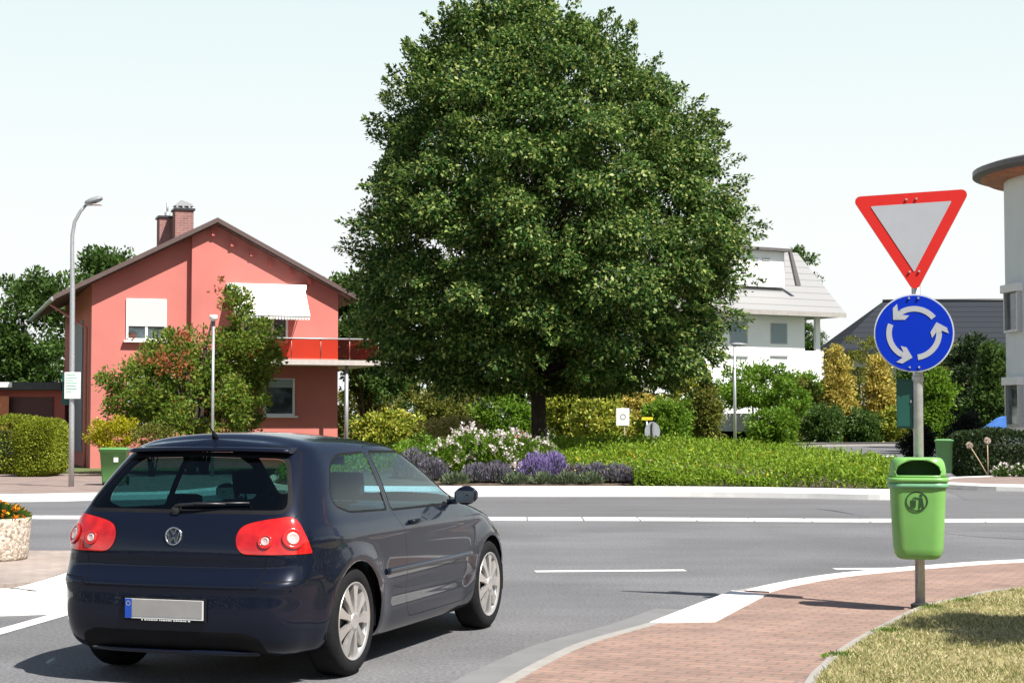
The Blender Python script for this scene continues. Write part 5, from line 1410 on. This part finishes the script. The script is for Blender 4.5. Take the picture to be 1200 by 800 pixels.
        for k in range(nsp):
            a = 2*math.pi*k/nsp
            for (rr0, rr1, w0, w1, d0, d1) in ((.045, .125, .017, .019, .004, -.002), (.125, .229, .019, .040, -.002, -.010)):
                c_, s_ = math.cos(a), math.sin(a)
                def P_(rr, w, d): return Vector((d * s, rr*c_ - w*s_, rr*s_ + w*c_))
                top = [P_(rr0, -w0, d0), P_(rr1, -w1, d1), P_(rr1, w1, d1), P_(rr0, w0, d0)]
                bot = [p - Vector((.028*s, 0, 0)) for p in top]
                vt = [mb.bm.verts.new(p) for p in top]; vb = [mb.bm.verts.new(p) for p in bot]
                mb._f(vt); mb._f(vb[::-1])
                for i in range(4): mb._f([vt[i], vt[(i+1) % 4], vb[(i+1) % 4], vb[i]])
        mb.build('spokes', alloy, rim)
        mb = MB(); mb.sm = True; mb.lathe([(a, b * s) for a, b in [(.062, -.02), (.060, .004), (.045, .010), (.036, .008), (.002, .010)]], axis='x', n=28); mb.build('hub_cap', alloy, rim)
        mb = MB(); mb.lathe([(a, b * s) for a, b in [(.03, -.045), (.155, -.045), (.155, -.065), (.03, -.065)]], axis='x', n=30); mb.build('brake_disc', M['dark_metal'], root)
        mb = MB(); mb.lathe([(a, b * s) for a, b in [(.001, -.09), (.20, -.09)]], axis='x', n=30); mb.build('brake_shield', M['black'], root)
        return root
    for x in (.865, -.865):
        for ay, az in AX: wheel(x, ay)
    bm.free()
    return car
car = build_car()
CAR_TH = R(-18.2)
car.rotation_euler = (0, 0, CAR_TH)
car.location = (-2.045, 10.14, 0.0)
# ------------------------------------------------------------------ sign post with two signs
SX, SY = gp(1078.5, 712, NH); GZ = NH
M['sign_red'] = mat('sign_red', (0.60, 0.026, 0.022), .55, var=.03, spec=.15)
M['sign_blue'] = mat('sign_blue', (0.001, 0.028, 0.44), .55, var=.03, spec=.12)
M['sign_white'] = mat('sign_white', (0.40, 0.42, 0.46), .55, var=.03, spec=.15)
M['sign_rim'] = mat('sign_rim', (0.50, 0.55, 0.62), .45)
post = empty('traffic_sign', (SX, SY, GZ), 0, 'galvanised post with red bordered triangle sign above blue roundabout arrows sign', 'road sign')
ztop = at(1072, 232, SY).z - GZ
mb = MB(); mb.tube([(0, 0, -.1), (0, 0, 1.96), (-.012, .0, ztop)], [.041, .041, .033], 20); mb.lathe([(.042, 1.86), (.047, 1.865), (.047, 1.90), (.042, 1.905)], n=20); mb.build('pole', M['galv'], post)
mb = MB(); mb.lathe([(.038, .0), (.075, .004), (.08, .03), (.05, .045), (.038, .05)], n=20); mb.build('collar', M['dark_metal'], post)
YAW = R(-14)
def frame_for(px, py, roll):
    z = at(px, py, SY - .07).z - GZ; x = at(px, py, SY - .07).x - SX
    return Matrix.Translation((x, -.05, z)) @ Matrix.Rotation(YAW, 4, 'Z') @ Matrix.Rotation(roll, 4, 'Y')
# local sign coordinates: x right, z up, -y towards the viewer
def rtri(s, r, k=6):
    """rounded inverted triangle of outer side s (sharp), corner radius r, centred on the centroid"""
    h = s * math.sqrt(3) / 2; P_ = [Vector((-s/2, h/3)), Vector((0, -2*h/3)), Vector((s/2, h/3))]; out = []
    for i in range(3):
        p0, p1, p2 = P_[i-1], P_[i], P_[(i+1) % 3]; bis = ((p0-p1).normalized() + (p2-p1).normalized()).normalized(); c = p1 + bis * 2 * r
        q0 = p1 + (p0-p1).normalized()*r*math.sqrt(3) - c; q1 = p1 + (p2-p1).normalized()*r*math.sqrt(3) - c
        a0 = math.atan2(q0.y, q0.x); a1 = math.atan2(q1.y, q1.x)
        d = (a1 - a0 + math.pi) % (2*math.pi) - math.pi
        for t in range(k + 1): a = a0 + d * t / k; out.append((c.x + r*math.cos(a), c.y + r*math.sin(a)))
    return out
def flat(mb, poly, y, th, M_):
    mb.plate([M_ @ Vector((p[0], y, p[1])) for p in poly], (M_.to_3x3() @ Vector((0, -1, 0))), th)
Mt = frame_for(1069.5, 265.5, R(-2.2)); S_ = .97
tri = MB(); flat(tri, rtri(S_, .045), -.022, .020, Mt); tri = tri.build('triangle_plate', M['galv'], post)
mb = MB(); flat(mb, rtri(S_ - .006, .043), -.0255, .003, Mt); mb.build('red_border', M['sign_red'], tri)
mb = MB(); flat(mb, rtri(S_ - .315, .006), -.0290, .003, Mt); mb.build('white_field', M['sign_white'], tri)
def bolts(M_, pts, par):
    mb = MB()
    for x, z in pts:
        c = M_ @ Vector((x, -.031, z)); mb.box(-.008, .008, -.008, .004, -.008, .008, .003, M=Matrix.Translation(c) @ Matrix.Rotation(YAW, 4, 'Z'))
    return mb
for x, z in ((-.035, .225), (.045, .225), (-.038, -.375), (.038, -.375)): bolts(Mt, [(x, z)], tri).build('bolt', M['galv'], tri)
Mr = frame_for(1071.8, 390.3, 0) @ Matrix.Diagonal((1.075, 1, 1.075, 1))
circ = lambda r, k=56: [(r*math.cos(2*math.pi*i/k), r*math.sin(2*math.pi*i/k)) for i in range(k)]
mb = MB(); flat(mb, circ(.300), -.022, .020, Mr); rd_ = mb.build('round_plate', M['sign_rim'], post)
mb = MB(); flat(mb, circ(.289), -.0255, .003, Mr); mb.build('blue_field', M['sign_blue'], rd_)
for a0 in (38, 158, 278):
    mb = MB(); r0, wd = .187, .021; pts = []
    n = 12; a1 = a0 + 82
    out_ = [((r0 + wd)*math.cos(R(a0 + (a1-a0)*i/n)), (r0 + wd)*math.sin(R(a0 + (a1-a0)*i/n))) for i in range(n + 1)]
    in_ = [((r0 - wd)*math.cos(R(a0 + (a1-a0)*i/n)), (r0 - wd)*math.sin(R(a0 + (a1-a0)*i/n))) for i in range(n + 1)]
    # head: an open chevron arrow
    tip = Vector((r0*math.cos(R(a1 + 26)), r0*math.sin(R(a1 + 26))))
    t = Vector((-math.sin(R(a1 + 15)), math.cos(R(a1 + 15)))); nn = Vector((t.y, -t.x))
    flat(mb, out_ + in_[::-1], -.0290, .003, Mr)
    end = Vector((r0*math.cos(R(a1)), r0*math.sin(R(a1)))); w2 = .021
    for sg in (1, -1):
        b = tip - t*.062 + nn*sg*.064; e_ = b - t*.030 - nn*sg*(-.008); 
        flat(mb, [tuple(tip), tuple(b), tuple(b - t*.046), tuple(tip - t*.056)] if sg > 0 else [tuple(tip), tuple(tip - t*.056), tuple(b - t*.046), tuple(b)], -.0293 - .0002*sg, .003, Mr)
    flat(mb, [tuple(end - nn*wd), tuple(end + nn*wd), tuple(tip - t*.03 + nn*wd), tuple(tip - t*.03 - nn*wd)], -.0297, .003, Mr)
    mb.build('arrow', M['sign_white'], rd_)
for x, z in ((-.035, .268), (.035, .268), (-.035, -.262), (.035, -.262)): bolts(Mr, [(x, z)], rd_).build('bolt', M['galv'], rd_)
for z in (ztop - .06, ztop - .62, at(1070, 350, SY).z - GZ, at(1070, 430, SY).z - GZ):
    mb = MB(); mb.lathe([(.04, z - .012), (.047, z - .012), (.047, z + .012), (.04, z + .012)], n=18); mb.box(-.05, .05, -.055, -.038, z - .010, z + .010); mb.build('clamp', M['galv'], post)

# dark green dispenser box on the back of the post
gb = empty('dispenser_box', (SX - .085, SY + .05, 0), R(-14), 'dark green metal dispenser box fixed to the sign post under the blue sign', 'dispenser')
z1 = at(1060, 444, SY).z; z0 = at(1060, 502, SY).z
x0 = at(1051, 480, SY + .05).x - (SX - .085); x1 = at(1070, 480, SY + .05).x - (SX - .085)
gbm = mat('dark_green_metal', (.006, .075, .060), .5)
MB().box(x0, x1, -.03, .18, z0, z1, .006).build('case', gbm, gb)
MB().box(x0 + .006, x1 - .006, -.036, -.0305, z0 + .02, z1 - .02).build('front_cover', gbm, gb)
mb = MB(); mb.box(x1 - .022, x1 - .010, -.044, -.0365, (z0+z1)/2 + .01, (z0+z1)/2 + .03); mb.build('latch', M['galv'], gb)

# ------------------------------------------------------------------ lime green litter bin
binm, nt, b = newmat('lime_plastic')
nz = noise(nt, 3, 4); rp = ramp(nt, [(.3, (.15, .36, .09)), (.7, (.19, .42, .115))], nz.outputs[0]); nt.links.new(rp.outputs[0], b.inputs['Base Color']); b.inputs['Roughness'].default_value = .35
bind = mat('dark_lime_inside', (.03, .16, .02), .6)
BY = SY - .21; zb0 = at(1078, 656, BY - .15).z; zrim = at(1078, 563, BY - .15).z; ztp = at(1078, 536, BY - .1).z
BX = at(1075.5, 600, BY).x
lbn = empty('litter_bin', (BX, BY, zb0), R(-10), 'lime green plastic litter bin hung on the sign post, with round emblem', 'litter bin')
H1 = zrim - zb0; H2 = ztp - zb0; lbn.scale = (1.11, 1.11, 1.0)
def rrect(w, d, r, z, k=5, cy=0.0, cx=0.0):
    out = []
    for sx, sy, a0 in ((1, 1, 0), (-1, 1, 90), (-1, -1, 180), (1, -1, 270)):
        for i in range(k + 1):
            a = R(a0 + 90*i/k); out.append((cx + sx*(w/2 - r) + r*math.cos(a), cy + sy*(d/2 - r) + r*math.sin(a), z))
    return out
mb = MB(); mb.sm = True
rings = []
for z, w, d, r in ((0, .25, .17, .05), (.012, .30, .21, .07), (.04, .335, .235, .08), (.09, .355, .25, .085), (.3, .375, .27, .085), (H1 - .10, .395, .29, .085), (H1 - .045, .400, .295, .085)):
    rings.append(rrect(w, d, r, z))
mb.loft(rings, cap1=False)
mb.build('container', binm, lbn)
mb = MB(); mb.sm = True
mb.loft([rrect(.40, .30, .09, H1 - .062), rrect(.428, .32, .095, H1 - .058), rrect(.432, .325, .095, H1 - .04), rrect(.425, .318, .095, H1 - .022), rrect(.415, .31, .095, H1 - .018)], cap0=False, cap1=False)
mb.build('lower_band', mat('pale_lime', (.15, .36, .20), .35), lbn)
mb = MB(); mb.sm = True
mb.loft([rrect(.415, .31, .095, H1 - .017), rrect(.438, .33, .10, H1 - .010), rrect(.440, .335, .10, H1 + .012), rrect(.428, .32, .10, H1 + .024)], cap0=False, cap1=True)
mb.build('rim', binm, lbn)
# hood with opening
mb = MB(); mb.sm = True; hh = H2 - H1
rings = []
for t in np.linspace(0, 1, 9):
    f = math.cos(t * math.pi/2 * .93)**.5; rings.append(rrect(.405*(.55+.45*f), .30*(.55 + .45*f), .085*f + .02, H1 + .025 + (hh - .025)*math.sin(t*math.pi/2), cy=.0))
mb.loft(rings, cap0=True); hood = mb.build('hood', [binm, bind], lbn)
cut_ = MB(); hw = .150
pts = [(-hw, H1 + .042), (hw, H1 + .042)] + [((hw + .01)*math.cos(R(t_)), H1 + .045 + (hh - .065)*math.sin(R(t_))**.8) for t_ in range(5, 180, 10)]
cut_.mi = 1; cut_.plate([(p[0], -.30, p[1]) for p in pts], (0, -1, 0), .38)
co = cut_.build('cutter', [binm, bind]); co.parent = lbn
bpy.context.view_layer.update()
boolean(hood, co)
# emblem: ring with figure dropping litter
mb = MB(); yf = -.1462
def fpoly(p, y=yf, th=.003): mb.plate([(a, y, b) for a, b in p], (0, -1, 0), th)
cz = H1 - .165; k = 40; ex = -.015
for i in range(k):
    a, b_ = 2*math.pi*i/k, 2*math.pi*(i+1)/k
    fpoly([(ex + .070*math.cos(a), cz + .070*math.sin(a)), (ex + .070*math.cos(b_), cz + .070*math.sin(b_)), (ex + .080*math.cos(b_), cz + .080*math.sin(b_)), (ex + .080*math.cos(a), cz + .080*math.sin(a))])
f_ = lambda L_: [(ex + a, cz + b_) for a, b_ in L_]
fpoly(f_([(-.040, -.045), (-.008, -.045), (-.004, .010), (-.044, .010)]))                    # basket
fpoly(f_([(.016, -.050), (.028, -.050), (.034, -.008), (.040, -.050), (.052, -.050), (.042, .028), (.018, .028)]))   # legs and body
fpoly(f_([(.018, .028), (.016, .016), (-.016, .026), (-.014, .036)]))                        # arm
fpoly(f_([(.030 + .012*math.cos(R(t)), .046 + .012*math.sin(R(t))) for t in range(0, 360, 30)]))
fpoly(f_([(-.028, .020), (-.018, .018), (-.016, .028), (-.026, .030)]))
emb = mb.build('emblem', mat('emblem_dark', (.015, .05, .015), .5), lbn)
mb = MB(); mb.box(-.05, .05, .14, .19, H1 - .35, H1 - .31); mb.box(-.05, .05, .14, .19, H1 - .12, H1 - .08); mb.build('bracket', M['galv'], lbn)

# ------------------------------------------------------------------ lamps
def lamp_post():
    x, y = gp(83.5, 570, .13); root = empty('street_lamp', (x, y, .13), 0, 'tall grey curved street lamp at the left footway with a pale notice plate', 'street lamp')
    Lp = lambda px, py: Vector((at(px, py, y).x - x, 0, at(px, py, y).z - .13))
    pts = [Vector((0, 0, -.1)), Lp(84, 500), Lp(84.5, 420), Lp(85, 340), Lp(84.5, 300), Lp(84.7, 276), Lp(87.5, 260), Lp(94, 248), Lp(102, 239)]
    mb = MB(); mb.tube(pts, [.062, .060, .058, .055, .045, .042, .040, .036, .030], 14); mb.build('pole', M['galv'], root)
    mb = MB(); mb.sm = True; a = Lp(100, 240); b = Lp(120, 232.5); d = (b - a).normalized(); up = Vector((-d.z, 0, d.x)); rings = []
    for t, w, h in ((0, .04, .05), (.08, .10, .08), (.4, .15, .10), (.8, .14, .085), (1, .08, .04)):
        c = a.lerp(b, t); rings.append([tuple(c + Vector((0, 1, 0)) * w * math.cos(q) + up * h * math.sin(q) * (1 if math.sin(q) > 0 else .5)) for q in [2*math.pi*i/14 for i in range(14)]])
    mb.loft(rings); hd = mb.build('lamp_head', mat('lamp_grey', (.22, .23, .24), .5), root)
    mb = MB(); c = a.lerp(b, .5); mb.box(c.x - .17, c.x + .17, -.10, .10, c.z - .085, c.z - .06, .01); mb.build('diffuser', mat('diffuser', (.5, .5, .48), .2), hd)
    p0 = Lp(77, 436); p1 = Lp(95.5, 467)
    pt = MB().box(p0.x, p1.x, -.10, -.085, p1.z, p0.z, .003).build('notice_plate', mat('plate_pale', (.72, .76, .72), .5), root)
    mb = MB(); gz = p0.z - .05; green = mat('pale_green_print', (.20, .50, .36), .6)
    for k in range(7):
        ww = (.20, .24, .16, .24, .22, .24, .12)[k]; mb.box(p0.x + .04, p0.x + .04 + ww, -.104, -.1005, gz - .018, gz); gz -= .062
    mb.build('print', green, pt)
    q0 = Lp(72.5, 438); q1 = Lp(79, 474); MB().box(q0.x, q1.x, .02, .22, q1.z, q0.z, .01).build('switch_box', gbm, root)
lamp_post()
def small_lamp(px, ptop, Y, base, label, hw=.09):
    x = at(px, 450, Y).x; root = empty('path_lamp', (x, Y, base), 0, label, 'street lamp')
    zt_ = at(px, ptop, Y).z - base
    mb = MB(); mb.tube([(0, 0, -.1), (0, 0, zt_ - .18)], [.045, .035], 10); mb.build('pole', M['galv'], root)
    mb = MB(); mb.lathe([(.035, zt_ - .30), (.05, zt_ - .28), (.05, zt_ - .18), (.03, zt_ - .17)], n=14); mb.build('collar', M['dark_metal'], root)
    mb = MB(); mb.sm = True; mb.lathe([(.03, zt_ - .17), (.10, zt_ - .12), (.115, zt_ - .04), (.10, zt_), (.01, zt_ + .01)], n=20); mb.build('lamp_head', M['white_plastic'], root)
small_lamp(249.5, 369, 45.0, .0, 'slim post lamp with white drum head before the shrub tree')
# right slender lamp with short arm
x = at(861, 450, 80).x; root = empty('street_lamp', (x, 80, 0), 0, 'slender grey lamp post with short arm before the white house', 'street lamp')
zt_ = at(861, 404, 80).z
mb = MB(); mb.tube([(0, 0, -.1), (0, 0, zt_)], [.085, .06], 10); mb.build('pole', M['galv'], root)
mb = MB(); mb.sm = True; mb.loft([[(t, w*math.cos(q), zt_ + .02 + h*math.sin(q)) for q in [2*math.pi*i/12 for i in range(12)]] for t, w, h in ((-.15, .05, .05), (.0, .10, .09), (.3, .15, .08), (.58, .05, .03))]); mb.build('lamp_head', mat('lamp_grey2', (.25, .26, .27), .5), root)

# ------------------------------------------------------------------ wheelie bins
def wheelie(x, y, rz_, label, col, sticker, w=.50, h=.93, z=.13):
    root = empty('wheelie_bin', (x, y, z), rz_, label, 'wheelie bin')
    pm = mat('green_bin_plastic', col, .45, var=.06)
    mb = MB(); mb.sm = True; mb.loft([rrect(w*.78, w*.85, .03, .05, 3), rrect(w*.80, w*.88, .03, .10, 3), rrect(w*.96, w*1.08, .03, h - .10, 3), rrect(w*1.02, w*1.14, .03, h - .095, 3), rrect(w*1.02, w*1.14, .03, h - .06, 3)], cap1=True); mb.build('container', pm, root)
    mb = MB(); mb.sm = True; mb.loft([rrect(w*1.06, w*1.18, .03, h - .058, 3), rrect(w*1.06, w*1.18, .03, h - .03, 3), rrect(w*.9, w*1.0, .05, h, 3)]); ld = mb.build('lid', pm, root)
    mb = MB(); mb.tube([(-w*.4, w*.66, h - .05), (w*.4, w*.66, h - .05)], .014, 8); mb.build('handle', pm, ld)
    for s in (-1, 1):
        mb = MB(); mb.lathe([(.03, s*w*.40), (.10, s*w*.40), (.10, s*w*.48), (.03, s*w*.48)], axis='x', c=(0, w*.36, .10), n=18); mb.build('wheel', M['rubber'], root)
    if sticker: MB().box(.02, .12, -w*.548, -w*.535, h*.62, h*.74).build('sticker', M['white_plastic'], root)
bx, by = gp(131, 568, .13); wheelie(bx + .06, by, R(6), 'green wheelie bin with a white sticker behind the left side of the car', (.09, .24, .07), True, w=.62, h=.86)
bx, by = gp(1108, 556, .13); wheelie(bx, by, R(-20), 'pale green wheelie bin standing on the far right footway', (.13, .30, .11), False, w=.50, h=.98)

# ------------------------------------------------------------------ planter at the left edge
px_, py_ = gp(-15, 665, .136)
pr = .50; pcx = gp(34, 655, .136)[0] - pr; pcy = gp(34, 655, .136)[1]
pl_ = empty('round_planter', (pcx, pcy, .136), 0, 'round exposed aggregate concrete planter with orange flowers at the left edge', 'planter')
m, nt, b = newmat('exposed_aggregate'); tc = nt.nodes.new('ShaderNodeTexCoord'); vo = nt.nodes.new('ShaderNodeTexVoronoi'); vo.inputs['Scale'].default_value = 34
nt.links.new(tc.outputs['Object'], vo.inputs['Vector']); hs = nt.nodes.new('ShaderNodeSeparateColor'); nt.links.new(vo.outputs['Color'], hs.inputs[0])
rp = ramp(nt, [(0, (.26, .20, .15)), (.5, (.42, .35, .28)), (1, (.60, .54, .46))], hs.outputs[0]); nt.links.new(rp.outputs[0], b.inputs['Base Color']); b.inputs['Roughness'].default_value = .85
bpn = nt.nodes.new('ShaderNodeBump'); bpn.inputs['Strength'].default_value = .8; bpn.inputs['Distance'].default_value = .01; bpn.invert = True; nt.links.new(vo.outputs['Distance'], bpn.inputs['Height']); nt.links.new(bpn.outputs[0], b.inputs['Normal'])
ph = at(20, 606, pcy).z - .136
mb = MB(); mb.sm = True; mb.lathe([(.01, .0), (pr*.93, .0), (pr*.95, .03), (pr, ph - .03), (pr, ph), (pr - .06, ph), (pr - .07, ph - .06), (.01, ph - .06)], n=48); mb.build('bowl', m, pl_)
d = sphere_pts(2600); d[:, 2] = abs(d[:, 2]); p = d * np.array([pr*.95, pr*.95, .17]) * rng.random((2600, 1))**.4; p[:, 2] += ph - .05
leaves_mesh('foliage', p, d + np.array([0, 0, .4]), .07, LM['green'], pl_, .5)
ff = leafmat('orange_petal', [(0, (.62, .08, .01)), (.45, (.72, .22, .01)), (1, (.75, .48, .03))], .25)
C = sphere_pts(90); C[:, 2] = abs(C[:, 2]); C = C * np.array([pr*.95, pr*.95, .19]); C[:, 2] += ph - .03
P_, D_ = clump_leaves(C, np.full(len(C), .03), 16, .6, .2); leaves_mesh('blossoms', P_, D_, .035, ff, pl_, .9)

# ------------------------------------------------------------------ small signs of the island
def mini(px, py, Y, label): 
    x = at(px, py, Y).x; z = mound_z(x, Y) if in_poly(x, Y, isl) else 0.0
    return empty('road_sign', (x, Y, z), 0, label, 'road sign'), x, z
r_, x, z = mini(730, 490, 57.6, 'small white square sign with grey ring beside the tree trunk')
a = at(722, 478, 57.6); c = at(737.5, 498.5, 57.6)
pt = MB().box(a.x - x, c.x - x, -.02, .0, c.z - z, a.z - z, .004).build('plate', M['white_plastic'], r_)
mb = MB()
for i in range(20):
    t0, t1 = 2*math.pi*i/20, 2*math.pi*(i+1)/20; cz_ = (a.z + c.z)/2 - z
    mb.plate([(.07*math.cos(t0), -.0235, cz_ + .07*math.sin(t0)), (.07*math.cos(t1), -.0235, cz_ + .07*math.sin(t1)), (.10*math.cos(t1), -.0235, cz_ + .10*math.sin(t1)), (.10*math.cos(t0), -.0235, cz_ + .10*math.sin(t0))], (0, -1, 0), .003)
mb.build('ring_mark', mat('grey_print', (.25, .25, .25), .6), pt)
MB().tube([(0.05, .03, -.1), (0.05, .03, a.z - z - .05)], .03, 8).build('post', mat('wood_post', (.35, .28, .2), .8), r_)
r_, x, z = mini(764.5, 507, 57.4, 'grey back of a round sign on a thin pole among the island greenery')
cc = at(764.5, 505.5, 57.4).z - z
mb = MB(); mb.plate([(.258*math.cos(2*math.pi*i/32), .0, cc + .33*math.sin(2*math.pi*i/32)) for i in range(32)], (0, -1, 0), .015); mb.build('plate', mat('sign_back_grey', (.38, .40, .43), .5, metal=.3), r_)
mb = MB(); mb.tube([(0, -.04, -.1), (0, -.04, cc + .30)], .028, 8); mb.build('post', M['dark_metal'], r_)
r_, x, z = mini(758, 490, 59, 'small yellow direction plate just above the round sign back')
a = at(752, 488.5, 59); c = at(765, 492, 59); MB().box(a.x - x, c.x - x, -.02, 0, c.z - z, a.z - z).build('plate', mat('yellow_plate', (.75, .60, .03), .5), r_)
MB().tube([(0, .03, -.1), (0, .03, a.z - z)], .03, 8).build('post', M['galv'], r_)

# allium seed heads in front of the right hedge
for px, py, bxp, byp in ((1136, 521.5, 1158, 551), (1157, 516, 1158, 552)):
    Y = 45.6; a = at(px, py, Y); b_ = at(bxp, byp, Y); root = empty('allium_stem', (b_.x, Y, .13), 0, 'pale ball shaped flower head on a leaning stem, left one before the right hedge' if px < 1140 else 'pale ball shaped flower head on an upright stem, right one before the right hedge', 'flower')
    t = Vector((a.x - b_.x, 0, a.z - .13)); mb = MB(); mb.tube([(0, 0, 0), t * .5 + Vector((0, 0, .02)), t], .014, 6); mb.build('stem', mat('stem_straw', (.45, .35, .22), .8), root)
    d = sphere_pts(260); leaves_mesh('flower_head', d * .05 + np.array(t), d, .045, leafmat('allium', [(0, (.5, .42, .36)), (1, (.68, .6, .52))], .2), root, .4)
# low flowers at the hedge foot
for px, lab in ((1176, 'pale blossoming tuft at the foot of the right hedge'), (1196, 'whitish blossoming plant at the right end of the hedge foot')):
    Y = 45.4; x = at(px, 540, Y).x; root = empty('flowering_tuft', (x, Y, .13), 0, lab, 'plant')
    d = sphere_pts(400); d[:, 2] = abs(d[:, 2]); leaves_mesh('foliage', d * np.array([.3, .2, .3]) * rng.random((400, 1)), d, .09, LM['green'], root, .5)
    d = sphere_pts(60); d[:, 2] = abs(d[:, 2]); leaves_mesh('blossoms', d * np.array([.32, .2, .34]), d, .07, LM['rose'], root, .9)
# blue tarpaulin beside the tower
a = at(1168, 500, 49); root = empty('blue_tarpaulin', (a.x, 49, .13), 0, 'bright blue tarpaulin slung over a frame beside the tower house', 'tarpaulin')
zt_ = at(1170, 490, 49).z - .13
MB().plate([(-.32, 0, zt_ - .32), (.28, 0, zt_ - .32), (.28, 0, zt_ + .06), (.12, 0, zt_)], (0, -1, 0), .5).build('cloth', mat('blue_cloth', (.06, .20, .60), .6), root)
mb = MB(); mb.tube([(-.25, .1, 0), (-.25, .1, zt_ - .3), (.25, .1, zt_ - .3), (.25, .1, 0)], .02, 6); mb.build('frame', M['galv'], root)
